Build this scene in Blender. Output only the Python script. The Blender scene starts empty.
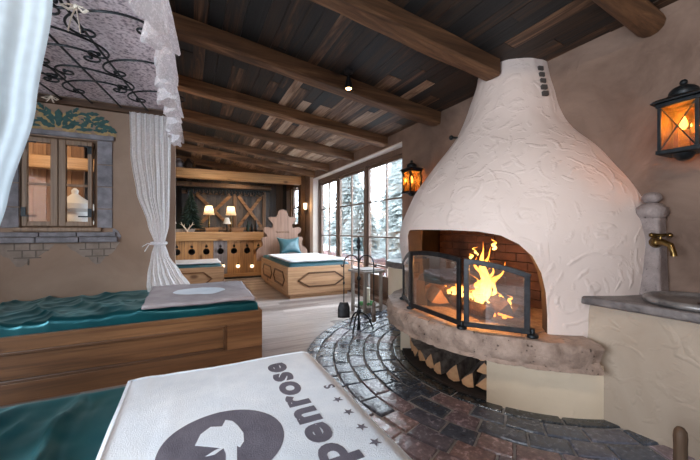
import bpy, math, random
from mathutils import Vector, Matrix, noise, geometry
R = random.Random(7)
PI = math.pi
SC = bpy.context.scene
COL = SC.collection
rad = math.radians
FPX = 322.0; CH = 1.15; YAW = rad(26.4)
SY, CY = math.sin(YAW), math.cos(YAW)

def at_z(u, v, z):
    """point of the horizontal plane z that the photograph shows at (u, v)"""
    d = (CH - z) * FPX / (v - 230); r = d * (u - 350) / FPX
    return Vector((d * SY + r * CY, d * CY - r * SY, z))

def nz(x, y, z=0.0, s=1.0):
    return noise.noise(Vector((x * s, y * s, z * s)))

# ------------------------------------------------------------------ mesh builder
class MB:
    def __init__(s):
        s.v = []; s.f = []; s.m = []; s.r = []
        s.cur = 0; s.rnd = 0.5
    def add(s, verts, faces, M=None):
        o = len(s.v)
        for p in verts:
            p = Vector(p)
            s.v.append(M @ p if M else p)
        for f in faces:
            s.f.append(tuple(i + o for i in f)); s.m.append(s.cur); s.r.append(s.rnd)
        return s
    def box(s, x0, x1, y0, y1, z0, z1, M=None):
        v = [(x0,y0,z0),(x1,y0,z0),(x1,y1,z0),(x0,y1,z0),(x0,y0,z1),(x1,y0,z1),(x1,y1,z1),(x0,y1,z1)]
        f = [(0,3,2,1),(4,5,6,7),(0,1,5,4),(1,2,6,5),(2,3,7,6),(3,0,4,7)]
        return s.add(v, f, M)
    def tube(s, pts, r, n=8, cap=True, flat=1.0):
        pts = [Vector(p) for p in pts]; k = len(pts)
        rs = r if isinstance(r, (list, tuple)) else [r] * k
        ring = []; V = []; up = None
        for i, p in enumerate(pts):
            t = (pts[min(i+1,k-1)] - pts[max(i-1,0)])
            t = t.normalized() if t.length > 1e-9 else Vector((0,0,1))
            if up is None:
                up = Vector((0,0,1)) if abs(t.z) < .9 else Vector((1,0,0))
            a = t.cross(up)
            if a.length < 1e-6: a = t.cross(Vector((0,1,0)))
            a.normalize(); b = a.cross(t).normalized(); up = b
            for j in range(n):
                q = 2*PI*j/n
                V.append(p + a*math.cos(q)*rs[i] + b*math.sin(q)*rs[i]*flat)
        F = []
        for i in range(k-1):
            for j in range(n):
                F.append((i*n+j, i*n+(j+1)%n, (i+1)*n+(j+1)%n, (i+1)*n+j))
        if cap:
            F.append(tuple(reversed(range(n)))); F.append(tuple((k-1)*n+j for j in range(n)))
        return s.add(V, F)
    def lathe(s, prof, c=(0,0,0), n=24, M=None, sx=1.0, sy=1.0):
        V = []; F = []; k = len(prof)
        for (r, z) in prof:
            for j in range(n):
                q = 2*PI*j/n
                V.append((c[0]+r*sx*math.cos(q), c[1]+r*sy*math.sin(q), c[2]+z))
        for i in range(k-1):
            for j in range(n):
                F.append((i*n+j, i*n+(j+1)%n, (i+1)*n+(j+1)%n, (i+1)*n+j))
        F.append(tuple(reversed(range(n)))); F.append(tuple((k-1)*n+j for j in range(n)))
        return s.add(V, F, M)
    def prism(s, loops, to3d, d0, d1):
        """loops: outer outline then holes (2D); to3d(a, b, depth)"""
        loops = [[tuple(p) for p in l] for l in loops]
        flat = [p for l in loops for p in l]; n = len(flat)
        tri = geometry.tessellate_polygon([[Vector((p[0],p[1],0)) for p in l] for l in loops])
        V = [to3d(p[0],p[1],d0) for p in flat] + [to3d(p[0],p[1],d1) for p in flat]
        F = [tuple(t) for t in tri] + [tuple(i+n for i in reversed(t)) for t in tri]
        o = 0
        for l in loops:
            m = len(l)
            for i in range(m):
                a, b = o+i, o+(i+1)%m
                F.append((a, b, b+n, a+n))
            o += m
        return s.add(V, F)
    def grid(s, nu, nv, fn, closed=False):
        V = [fn(i/(nu-1), j/(nv-1)) for j in range(nv) for i in range(nu)]
        F = [(j*nu+i, j*nu+i+1, (j+1)*nu+i+1, (j+1)*nu+i) for j in range(nv-1) for i in range(nu-1)]
        return s.add(V, F)
    def ball(s, c, r, n=16, m=10, sc=(1,1,1), lump=0):
        V = []; F = []
        for i in range(m+1):
            a = PI*i/m
            for j in range(n):
                q = 2*PI*j/n
                d = Vector((math.sin(a)*math.cos(q), math.sin(a)*math.sin(q), math.cos(a)))
                k = r*(1+lump*noise.noise(d*2+Vector(c)))
                V.append((c[0]+d.x*k*sc[0], c[1]+d.y*k*sc[1], c[2]+d.z*k*sc[2]))
        for i in range(m):
            for j in range(n):
                F.append((i*n+j, (i+1)*n+j, (i+1)*n+(j+1)%n, i*n+(j+1)%n))
        return s.add(V, F)

def wpos(o):
    p = Vector((0,0,0))
    while o is not None:
        p += o.location; o = o.parent
    return p

def obj(name, mb, mats, parent=None, smooth=None, bevel=0, seg=2, solid=None, sub=0, pivot=None, merge=False):
    """links mb as ONE mesh; coordinates in mb are world ones (parents are unrotated while building)"""
    me = bpy.data.meshes.new(name)
    off = wpos(parent) if parent else None
    if off is None:
        if pivot is None:
            xs = [p.x for p in mb.v]; ys = [p.y for p in mb.v]; zs = [p.z for p in mb.v]
            pivot = Vector(((min(xs)+max(xs))/2, (min(ys)+max(ys))/2, min(zs)))
        off = Vector(pivot)
    me.from_pydata([p - off for p in mb.v], [], mb.f)
    if not isinstance(mats, (list, tuple)): mats = [mats]
    for m in mats: me.materials.append(m)
    me.polygons.foreach_set('material_index', mb.m)
    at = me.attributes.new('rnd', 'FLOAT', 'FACE'); at.data.foreach_set('value', mb.r)
    me.validate(); me.update()
    import bmesh
    bm = bmesh.new(); bm.from_mesh(me)
    if merge: bmesh.ops.remove_doubles(bm, verts=bm.verts, dist=1e-5)
    bmesh.ops.recalc_face_normals(bm, faces=bm.faces)
    bm.to_mesh(me); bm.free()
    if smooth is not None:
        me.shade_smooth()
        if smooth < 180: me.set_sharp_from_angle(angle=rad(smooth))
    o = bpy.data.objects.new(name, me); COL.objects.link(o)
    if parent: o.parent = parent
    else: o.location = off
    if solid:
        md = o.modifiers.new('s', 'SOLIDIFY'); md.thickness = solid[0]; md.offset = solid[1]
        if len(solid) > 2: md.material_offset = solid[2]; md.material_offset_rim = solid[3]
    if bevel:
        md = o.modifiers.new('b', 'BEVEL'); md.width = bevel; md.segments = seg; md.limit_method = 'ANGLE'; md.angle_limit = rad(35)
    if sub:
        md = o.modifiers.new('d', 'SUBSURF'); md.levels = sub; md.render_levels = sub
    return o

def tag(o, label, cat, group=None):
    o['label'] = label; o['category'] = cat
    if group: o['group'] = group
    return o
def thing(name, label, cat, loc=(0,0,0), group=None):
    o = bpy.data.objects.new(name, None); COL.objects.link(o); o.location = loc
    o.empty_display_size = .1
    return tag(o, label, cat, group)
def struct(o):
    o['kind'] = 'structure'; return o
def copy_tree(o, parent=None):
    c = o.copy(); COL.objects.link(c); c.parent = parent
    for ch in o.children: copy_tree(ch, c)
    return c
def dup(o, loc, rz=0.0, label=None, scale=None):
    c = copy_tree(o); c.location = loc; c.rotation_euler = (0,0,rz)
    if label: c['label'] = label
    if scale: c.scale = scale
    return c

# ------------------------------------------------------------------ materials
def new_mat(name):
    m = bpy.data.materials.new(name); m.use_nodes = True
    nt = m.node_tree; nt.nodes.clear()
    out = nt.nodes.new('ShaderNodeOutputMaterial')
    p = nt.nodes.new('ShaderNodeBsdfPrincipled')
    nt.links.new(p.outputs[0], out.inputs[0])
    return m, nt, p, out
def N(nt, t, **kw):
    n = nt.nodes.new(t)
    for k, v in kw.items(): setattr(n, k, v)
    return n
def ramp(nt, stops, interp='LINEAR'):
    n = nt.nodes.new('ShaderNodeValToRGB'); n.color_ramp.interpolation = interp
    e = n.color_ramp.elements
    while len(e) < len(stops): e.new(.5)
    for i, (p, c) in enumerate(stops):
        e[i].position = p; e[i].color = (c[0], c[1], c[2], 1)
    return n
def coords(nt, scale=(1,1,1), src='Object', rnd_shift=False):
    tc = N(nt, 'ShaderNodeTexCoord'); mp = N(nt, 'ShaderNodeMapping'); mp.inputs['Scale'].default_value = scale
    nt.links.new(tc.outputs[src], mp.inputs['Vector'])
    if rnd_shift:
        at = N(nt, 'ShaderNodeAttribute', attribute_name='rnd')
        mu = N(nt, 'ShaderNodeMath', operation='MULTIPLY'); mu.inputs[1].default_value = 37.0
        nt.links.new(at.outputs['Fac'], mu.inputs[0])
        cb = N(nt, 'ShaderNodeCombineXYZ')
        for i in range(3): nt.links.new(mu.outputs[0], cb.inputs[i])
        nt.links.new(cb.outputs[0], mp.inputs['Location'])
    return mp
def bump(nt, p, fac_out, strength=.3, dist=.01, normal=None):
    b = N(nt, 'ShaderNodeBump'); b.inputs['Strength'].default_value = strength; b.inputs['Distance'].default_value = dist
    nt.links.new(fac_out, b.inputs['Height'])
    if normal: nt.links.new(normal, b.inputs['Normal'])
    nt.links.new(b.outputs[0], p.inputs['Normal'])
    return b.outputs[0]
def mixc(nt, a, b, fac, mode='MIX'):
    n = N(nt, 'ShaderNodeMix', data_type='RGBA', blend_type=mode)
    for k, s in ((0, fac), (6, a), (7, b)):
        if isinstance(s, (int, float)): n.inputs[k].default_value = s
        elif isinstance(s, tuple): n.inputs[k].default_value = (s[0], s[1], s[2], 1)
        else: nt.links.new(s, n.inputs[k])
    return n.outputs[2]
def noise_n(nt, mp, scale, detail=4, rough=.55, dist=0.0):
    n = N(nt, 'ShaderNodeTexNoise'); n.inputs['Scale'].default_value = scale
    n.inputs['Detail'].default_value = detail; n.inputs['Roughness'].default_value = rough; n.inputs['Distortion'].default_value = dist
    nt.links.new(mp.outputs[0], n.inputs['Vector'])
    return n
def simple(name, c, rough=.6, metal=0.0, spec=.5):
    m, nt, p, o = new_mat(name)
    p.inputs['Base Color'].default_value = (c[0],c[1],c[2],1); p.inputs['Roughness'].default_value = rough
    p.inputs['Metallic'].default_value = metal; p.inputs['Specular IOR Level'].default_value = spec
    return m
def mottled(name, c1, c2, scale=4, rough=.7, bstr=.2, bscale=None, bdist=.01, metal=0.0, detail=5):
    m, nt, p, o = new_mat(name); mp = coords(nt)
    n = noise_n(nt, mp, scale, detail, .6)
    rp = ramp(nt, [(.32, c1), (.68, c2)]); nt.links.new(n.outputs['Fac'], rp.inputs[0])
    nt.links.new(rp.outputs[0], p.inputs['Base Color'])
    p.inputs['Roughness'].default_value = rough; p.inputs['Metallic'].default_value = metal
    n2 = noise_n(nt, mp, bscale or scale*6, 5, .6)
    bump(nt, p, n2.outputs['Fac'], bstr, bdist)
    return m
def wood(name, cols, axis='X', grain=1.0, rough=.6, knots=True, bstr=.35, spread=.45, dark=None):
    """cols: dark .. light tones picked per board; grain streaks along axis"""
    m, nt, p, o = new_mat(name)
    sc = {'X': (1.2,16,16), 'Y': (16,1.2,16), 'Z': (16,16,1.2)}[axis]
    mp = coords(nt, tuple(v*grain for v in sc), rnd_shift=True)
    n = noise_n(nt, mp, 1.0, 6, .62, 1.2)
    at = N(nt, 'ShaderNodeAttribute', attribute_name='rnd')
    k = len(cols)
    rp = ramp(nt, [(i/(k-1) if k > 1 else 0, c) for i, c in enumerate(cols)])
    a = N(nt, 'ShaderNodeMath', operation='MULTIPLY_ADD'); a.inputs[1].default_value = spread; 
    sub = N(nt, 'ShaderNodeMath', operation='SUBTRACT'); sub.inputs[1].default_value = .5
    nt.links.new(n.outputs['Fac'], sub.inputs[0]); nt.links.new(sub.outputs[0], a.inputs[0]); nt.links.new(at.outputs['Fac'], a.inputs[2])
    nt.links.new(a.outputs[0], rp.inputs[0])
    col = rp.outputs[0]
    # fine dark grain lines
    mp2 = coords(nt, tuple(v*grain*4 if v > 2 else v*grain*1.5 for v in sc), rnd_shift=True)
    n2 = noise_n(nt, mp2, 1.0, 4, .7, .4)
    r2 = ramp(nt, [(.30, (.45,.42,.40)), (.55, (1,1,1))]); nt.links.new(n2.outputs['Fac'], r2.inputs[0])
    col = mixc(nt, col, r2.outputs[0], .85, 'MULTIPLY')
    if knots:
        ks = tuple((2.2 if v > 2 else 1.1) for v in sc)
        mp3 = coords(nt, ks, rnd_shift=True)
        vo = N(nt, 'ShaderNodeTexVoronoi'); vo.inputs['Scale'].default_value = 1.7
        nt.links.new(mp3.outputs[0], vo.inputs['Vector'])
        r3 = ramp(nt, [(.07, (.20,.12,.08)), (.17, (1,1,1))]); nt.links.new(vo.outputs['Distance'], r3.inputs[0])
        col = mixc(nt, col, r3.outputs[0], .8, 'MULTIPLY')
    nt.links.new(col, p.inputs['Base Color'])
    p.inputs['Roughness'].default_value = rough
    bump(nt, p, n2.outputs['Fac'], bstr, .004)
    return m
def plaster(name, c1, c2, sw=.35, scale=1.6, rough=.75, dist=.012, tint=None):
    """trowelled plaster: crossing curved strokes in relief, soft mottling"""
    m, nt, p, o = new_mat(name); mp = coords(nt)
    n = noise_n(nt, mp, scale, 5, .6, .6)
    rp = ramp(nt, [(.3, c1), (.7, c2)]); nt.links.new(n.outputs['Fac'], rp.inputs[0])
    nt.links.new(rp.outputs[0], p.inputs['Base Color'])
    p.inputs['Roughness'].default_value = rough
    # arcs left by the trowel: rings round scattered centres, broken up by noise
    warp = noise_n(nt, mp, 5, 2, .5)
    va = N(nt, 'ShaderNodeVectorMath', operation='MULTIPLY_ADD'); va.inputs[1].default_value = (.10,.10,.10)
    nt.links.new(warp.outputs['Color'], va.inputs[0]); nt.links.new(mp.outputs[0], va.inputs[2])
    hs = None
    for sc_i, fr in ((2.3, 27.0), (3.4, 22.0)):
        vo = N(nt, 'ShaderNodeTexVoronoi'); vo.inputs['Scale'].default_value = sc_i; nt.links.new(va.outputs[0], vo.inputs['Vector'])
        mu = N(nt, 'ShaderNodeMath', operation='MULTIPLY'); mu.inputs[1].default_value = fr; nt.links.new(vo.outputs['Distance'], mu.inputs[0])
        si = N(nt, 'ShaderNodeMath', operation='SINE'); nt.links.new(mu.outputs[0], si.inputs[0])
        rs = ramp(nt, [(.50, (0,0,0)), (1.0, (1,1,1))]); nt.links.new(si.outputs[0], rs.inputs[0])
        mk = noise_n(nt, mp, 4.5 + sc_i, 3, .6, .5); rk = ramp(nt, [(.48, (0,0,0)), (.66, (1,1,1))]); nt.links.new(mk.outputs['Fac'], rk.inputs[0])
        md = N(nt, 'ShaderNodeMath', operation='MULTIPLY'); nt.links.new(rs.outputs[0], md.inputs[0]); nt.links.new(rk.outputs[0], md.inputs[1])
        if hs is None: hs = md
        else:
            ad = N(nt, 'ShaderNodeMath', operation='ADD'); nt.links.new(hs.outputs[0], ad.inputs[0]); nt.links.new(md.outputs[0], ad.inputs[1]); hs = ad
    nb = bump(nt, p, hs.outputs[0], sw, dist)
    n3 = noise_n(nt, mp, 60, 4, .6)
    bump(nt, p, n3.outputs['Fac'], .12, .004, nb)
    return m
def emis(name, c, s):
    m = bpy.data.materials.new(name); m.use_nodes = True; nt = m.node_tree; nt.nodes.clear()
    o = N(nt, 'ShaderNodeOutputMaterial'); e = N(nt, 'ShaderNodeEmission')
    e.inputs[0].default_value = (c[0],c[1],c[2],1); e.inputs[1].default_value = s
    nt.links.new(e.outputs[0], o.inputs[0]); return m
def glass(name, tint=(1,1,1), refl=.06, rough=.0, rmax=.6, painted_refl=0):
    m = bpy.data.materials.new(name); m.use_nodes = True; nt = m.node_tree; nt.nodes.clear()
    o = N(nt, 'ShaderNodeOutputMaterial'); t = N(nt, 'ShaderNodeBsdfTransparent'); g = N(nt, 'ShaderNodeBsdfGlossy')
    t.inputs[0].default_value = (*tint, 1); g.inputs['Roughness'].default_value = rough
    fr = N(nt, 'ShaderNodeLayerWeight'); fr.inputs['Blend'].default_value = .25
    mr = N(nt, 'ShaderNodeMapRange'); mr.inputs['To Min'].default_value = refl; mr.inputs['To Max'].default_value = min(.9, refl+rmax)
    nt.links.new(fr.outputs['Fresnel'], mr.inputs[0])
    mx = N(nt, 'ShaderNodeMixShader'); nt.links.new(mr.outputs[0], mx.inputs[0])
    src = t
    if painted_refl:   # hazy glass: the room's pinkish reflection painted in as diffuse colour
        d = N(nt, 'ShaderNodeBsdfDiffuse'); d.inputs[0].default_value = (.62,.47,.40,1); src = N(nt, 'ShaderNodeMixShader'); src.inputs[0].default_value = painted_refl
        nt.links.new(t.outputs[0], src.inputs[1]); nt.links.new(d.outputs[0], src.inputs[2])
    nt.links.new(src.outputs[0], mx.inputs[1]); nt.links.new(g.outputs[0], mx.inputs[2]); nt.links.new(mx.outputs[0], o.inputs[0])
    return m
def lace(name, c, open_=.35, scale=60, trans=.5, flowers=True):
    m = bpy.data.materials.new(name); m.use_nodes = True; nt = m.node_tree; nt.nodes.clear()
    o = N(nt, 'ShaderNodeOutputMaterial'); d = N(nt, 'ShaderNodeBsdfDiffuse'); tl = N(nt, 'ShaderNodeBsdfTranslucent'); tr = N(nt, 'ShaderNodeBsdfTransparent')
    d.inputs[0].default_value = (*c, 1); tl.inputs[0].default_value = (*c, 1)
    mp = coords(nt)
    v = N(nt, 'ShaderNodeTexVoronoi'); v.inputs['Scale'].default_value = scale; nt.links.new(mp.outputs[0], v.inputs['Vector'])
    n = noise_n(nt, mp, scale*.35, 3, .6)
    ad = N(nt, 'ShaderNodeMath', operation='MULTIPLY_ADD'); ad.inputs[1].default_value = .7
    nt.links.new(v.outputs['Distance'], ad.inputs[0]); nt.links.new(n.outputs['Fac'], ad.inputs[2])
    rp = ramp(nt, [(.55, (0,0,0)), (.95, (open_,open_,open_))]); nt.links.new(ad.outputs[0], rp.inputs[0])
    m1 = N(nt, 'ShaderNodeMixShader'); m1.inputs[0].default_value = trans
    nt.links.new(d.outputs[0], m1.inputs[1]); nt.links.new(tl.outputs[0], m1.inputs[2])
    m2 = N(nt, 'ShaderNodeMixShader'); nt.links.new(rp.outputs[0], m2.inputs[0])
    nt.links.new(m1.outputs[0], m2.inputs[1]); nt.links.new(tr.outputs[0], m2.inputs[2]); nt.links.new(m2.outputs[0], o.inputs[0])
    return m

M = {}
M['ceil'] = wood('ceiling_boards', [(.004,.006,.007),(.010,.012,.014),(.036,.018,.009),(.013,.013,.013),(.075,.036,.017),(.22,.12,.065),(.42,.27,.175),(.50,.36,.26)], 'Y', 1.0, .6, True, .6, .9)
M['beam'] = wood('old_beam', [(.030,.013,.006),(.165,.078,.034),(.46,.245,.118)], 'X', .5, .7, True, 1.0, 1.5)
M['beam_y'] = wood('old_beam_y', [(.09,.045,.024),(.20,.105,.055),(.34,.20,.11)], 'Y', 1.0, .7, True, .6, .9)
M['post'] = wood('old_post', [(.07,.04,.022),(.18,.10,.055),(.28,.17,.10)], 'Z', 1.0, .7, True, .6, .8)
M['floor'] = wood('floor_planks', [(.26,.215,.20),(.46,.40,.385),(.62,.56,.54)], 'X', .8, .30, False, .25, .7)
M['pine'] = wood('pine_honey', [(.060,.024,.009),(.19,.085,.033),(.36,.185,.080)], 'X', .45, .4, True, .3, 1.25)
M['pine_pale'] = wood('pine_pale', [(.30,.155,.075),(.47,.27,.145),(.60,.38,.225)], 'X', .8, .45, True, .2, .7)
M['pine_pale_y'] = wood('pine_pale_y', [(.30,.155,.075),(.47,.27,.145),(.60,.38,.225)], 'Y', .8, .45, True, .2, .7)
M['bar_boards'] = wood('bar_boards', [(.20,.18,.19),(.30,.27,.28),(.30,.16,.07),(.48,.25,.10),(.40,.20,.085)], 'Z', .8, .55, True, .3, .35)
M['bar_top'] = wood('bar_top', [(.30,.15,.06),(.46,.25,.11),(.56,.34,.16)], 'X', .8, .45, True, .3, .7)
M['dark_planks'] = wood('dark_planks', [(.03,.032,.038),(.08,.076,.082),(.15,.11,.085)], 'Z', 1, .6, True, .4, .6)
M['alc_planks'] = wood('alcove_planks', [(.16,.07,.03),(.38,.2,.1),(.52,.3,.16)], 'Z', 1, .6, True, .4, .8)
M['window_wood'] = wood('window_wood', [(.085,.05,.036),(.14,.085,.06),(.20,.13,.095)], 'Z', 1, .5, False, .2, .5)
M['sash_wood'] = wood('sash_wood', [(.16,.095,.055),(.24,.15,.09),(.32,.21,.13)], 'Z', 1, .5, False, .2, .6)
M['grey_wood'] = wood('grey_wood', [(.16,.14,.13),(.27,.24,.22),(.36,.33,.30)], 'Z', 1, .6, False, .3, .6)
M['headboard'] = wood('headboard_wood', [(.16,.082,.054),(.25,.143,.10),(.33,.205,.148)], 'Z', .5, .55, False, .1, .4)
M['wall'] = plaster('taupe_plaster', (.115,.069,.049), (.27,.178,.135), .24, 1.7, .8, .008)
M['wall_alc'] = plaster('alcove_plaster', (.235,.155,.108), (.345,.242,.178), .10, 1.6, .8, .006)
M['pier'] = plaster('pale_plaster', (.60,.52,.47), (.70,.62,.57), .15, 1.6, .8, .006)
M['hood'] = plaster('hood_plaster', (.64,.53,.485), (.74,.63,.585), .32, 1.2, .6, .02)
M['base'] = plaster('base_plaster', (.60,.48,.35), (.72,.60,.46), .16, 1.2, .7, .010)
M['ledge'] = plaster('base_plaster_shaded', (.31,.235,.175), (.43,.345,.27), .35, 1.4, .7, .012)  # darker copy of the base plaster: dimmer light put into the colour
M['brick_paint'] = mottled('brick_paint', (.20,.155,.125), (.30,.24,.20), 9, .75, .3, 30, .005)
M['soot'] = mottled('soot', (.010,.008,.007), (.05,.028,.02), 4, .9, .4)
M['stone'] = mottled('hearth_stone', (.16,.105,.075), (.42,.32,.255), 12, .6, 1.0, 30, .025)
M['capstone'] = mottled('cap_stone', (.055,.046,.046), (.20,.168,.16), 11, .38, .5, 40, .008)
M['colstone'] = mottled('column_stone', (.13,.10,.10), (.30,.25,.245), 9, .8, .6, 45, .010)
M['basin'] = mottled('basin_metal', (.09,.08,.08), (.30,.275,.265), 12, .30, .4, 40, .004, .35)
M['firebrick'] = mottled('firebrick', (.03,.012,.008), (.13,.055,.035), 5, .9, .5)
M['iron'] = mottled('wrought_iron', (.006,.008,.010), (.022,.026,.030), 30, .45, .3, 70, .003, .6)
M['iron_grey'] = mottled('screen_iron', (.02,.021,.024), (.05,.05,.055), 20, .42, .3, 70, .003, .7)
M['brass'] = mottled('brass', (.05,.028,.010), (.30,.19,.07), 24, .28, .1, 60, .002, 1.0)
M['black'] = simple('black_paint', (.008,.008,.010), .45)
M['mortar'] = mottled('mortar', (.14,.14,.145), (.46,.44,.44), 9, .85, .6, 60)
M['bark'] = mottled('bark', (.06,.042,.034), (.26,.20,.165), 14, .9, .9, 40, .015)
M['logend'] = mottled('log_end', (.42,.20,.09), (.62,.36,.19), 12, .8, .3)
M['char'] = mottled('charred', (.01,.008,.007), (.16,.07,.03), 10, .9, .8, 30, .015)
M['white'] = mottled('white_enamel', (.72,.70,.67), (.8,.78,.75), 5, .35, .1)
M['ash'] = mottled('ash', (.12,.08,.06), (.32,.24,.2), 12, .95, .5)
M['terry'] = mottled('white_terry', (.68,.75,.84), (.80,.86,.93), 7, .95, .6, 240, .005)
M['terry_print'] = mottled('terry_print', (.10,.095,.125), (.16,.15,.19), 9, .95, .6, 240, .005)
M['terry_grey'] = mottled('grey_terry', (.33,.29,.31), (.43,.39,.41), 7, .95, .6, 200, .005)
M['white_cloth'] = mottled('white_cloth', (.44,.44,.46), (.58,.58,.60), 7, .9, .4, 120, .004)
M['cream'] = mottled('cream_ribbon', (.55,.46,.38), (.68,.6,.5), 12, .7, .2)
M['stone_trim'] = mottled('painted_stone', (.115,.11,.125), (.26,.25,.275), 10, .7, .4, 22, .006)
M['vent'] = simple('vent_tile', (.060,.052,.050), .7)
M['joint'] = simple('joint', (.13,.105,.09), .9)
M['green_paint'] = mottled('green_paint', (.012,.05,.052), (.03,.10,.092), 25, .7, .1)
M['ochre_paint'] = mottled('ochre_paint', (.30,.19,.07), (.46,.32,.14), 25, .7, .1)
M['pale_paint'] = mottled('pale_paint', (.36,.32,.24), (.5,.46,.36), 25, .7, .1)
M['candle'] = simple('candle_wax', (.75,.70,.60), .5)
M['fir'] = mottled('fir', (.004,.014,.012), (.018,.045,.035), 30, .8, .3)
M['leafgreen'] = mottled('wreath_green', (.03,.16,.05), (.10,.35,.12), 30, .7, .3)
M['glass'] = glass('window_glass', (.97,.99,1), .04)
M['glass_screen'] = glass('screen_glass', (.96,.93,.90), .26, .02, .6, .10)
M['glass_old'] = glass('old_pane', (.93,.94,.95), .003, 0, .05)
M['lace'] = lace('white_lace', (.95,.94,.96), .22, 160, .6)
M['lace_frill'] = lace('frill_lace', (.95,.93,.96), .30, 120, .72)
M['sheer'] = lace('sheer_curtain', (.72,.87,.98), .06, 30, .65)
M['shade'] = None

def satin(name, c1, c2, rough=.3):
    m, nt, p, o = new_mat(name); mp = coords(nt)
    n = noise_n(nt, mp, 3, 3, .5)
    rp = ramp(nt, [(.3, c1), (.7, c2)]); nt.links.new(n.outputs['Fac'], rp.inputs[0]); nt.links.new(rp.outputs[0], p.inputs['Base Color'])
    p.inputs['Roughness'].default_value = rough; p.inputs['Specular IOR Level'].default_value = .6
    p.inputs['Sheen Weight'].default_value = .30; p.inputs['Sheen Tint'].default_value = (.3,.7,.75,1); p.inputs['Sheen Roughness'].default_value = .4
    return m
M['satin'] = satin('teal_satin', (.001,.062,.078), (.004,.105,.122), .30)
M['satin'].node_tree.nodes['Principled BSDF'].inputs['Metallic'].default_value = .55
M['teal_cloth'] = satin('teal_cloth', (.004,.045,.062), (.010,.078,.10), .5)

def cobble_mat():
    m, nt, p, o = new_mat('cobbles')
    at = N(nt, 'ShaderNodeAttribute', attribute_name='rnd')
    rp = ramp(nt, [(0,(.010,.015,.015)),(.12,(.040,.052,.074)),(.45,(.080,.096,.135)),(.62,(.20,.16,.19)),(.8,(.25,.165,.165)),(1,(.40,.32,.335))])
    nt.links.new(at.outputs['Fac'], rp.inputs[0])
    mp = coords(nt); n = noise_n(nt, mp, 34, 6, .6)
    r2 = ramp(nt, [(.30,(.62,.62,.64)),(.52,(1.1,1.1,1.1)),(.72,(2.0,1.95,1.95))]); nt.links.new(n.outputs['Fac'], r2.inputs[0])
    nt.links.new(mixc(nt, rp.outputs[0], r2.outputs[0], 1.0, 'MULTIPLY'), p.inputs['Base Color'])
    p.inputs['Specular IOR Level'].default_value = 1.0
    rr = ramp(nt, [(.3,(.14,.14,.14)),(.75,(.34,.34,.34))]); nt.links.new(n.outputs['Fac'], rr.inputs[0]); nt.links.new(rr.outputs[0], p.inputs['Roughness'])
    n2 = noise_n(nt, mp, 20, 4, .55); bump(nt, p, n2.outputs['Fac'], .5, .014)
    return m
def pitted(name, c1, c2):
    m, nt, p, o = new_mat(name); mp = coords(nt); n = noise_n(nt, mp, 7, 7, .7); rp = ramp(nt, [(.32, c1), (.68, c2)]); nt.links.new(n.outputs['Fac'], rp.inputs[0])
    v = N(nt, 'ShaderNodeTexVoronoi'); v.inputs['Scale'].default_value = 40; nt.links.new(mp.outputs[0], v.inputs['Vector'])
    n2 = noise_n(nt, mp, 14, 4, .6); ad = N(nt, 'ShaderNodeMath', operation='ADD'); nt.links.new(v.outputs['Distance'], ad.inputs[0]); nt.links.new(n2.outputs['Fac'], ad.inputs[1])
    r2 = ramp(nt, [(.52, (.16,.12,.10)), (.66, (1,1,1))]); nt.links.new(ad.outputs[0], r2.inputs[0])
    nt.links.new(mixc(nt, rp.outputs[0], r2.outputs[0], .85, 'MULTIPLY'), p.inputs['Base Color']); p.inputs['Roughness'].default_value = .6
    nb = bump(nt, p, r2.outputs[0], .6, .012); n3 = noise_n(nt, mp, 24, 6, .65); bump(nt, p, n3.outputs['Fac'], .7, .02, nb)
    return m
M['stone'] = pitted('hearth_stone', (.20,.135,.105), (.46,.34,.275))
M['colstone'] = pitted('column_stone', (.16,.12,.115), (.32,.265,.25))
M['cobble'] = cobble_mat()

def canopy_mat():
    m, nt, p, o = new_mat('patterned_canopy'); mp = coords(nt)
    v = N(nt, 'ShaderNodeTexVoronoi'); v.inputs['Scale'].default_value = 55; nt.links.new(mp.outputs[0], v.inputs['Vector'])
    n = noise_n(nt, mp, 36, 3, .6, .2)
    mu = N(nt, 'ShaderNodeMath', operation='MULTIPLY_ADD'); mu.inputs[1].default_value = .35
    nt.links.new(v.outputs['Distance'], mu.inputs[0]); nt.links.new(n.outputs['Fac'], mu.inputs[2])
    rp = ramp(nt, [(.48,(.24,.20,.23)),(.60,(.54,.44,.47)),(.74,(.78,.68,.71))]); nt.links.new(mu.outputs[0], rp.inputs[0])
    nt.links.new(rp.outputs[0], p.inputs['Base Color']); p.inputs['Roughness'].default_value = .9
    return m
M['canopy'] = canopy_mat()

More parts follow.
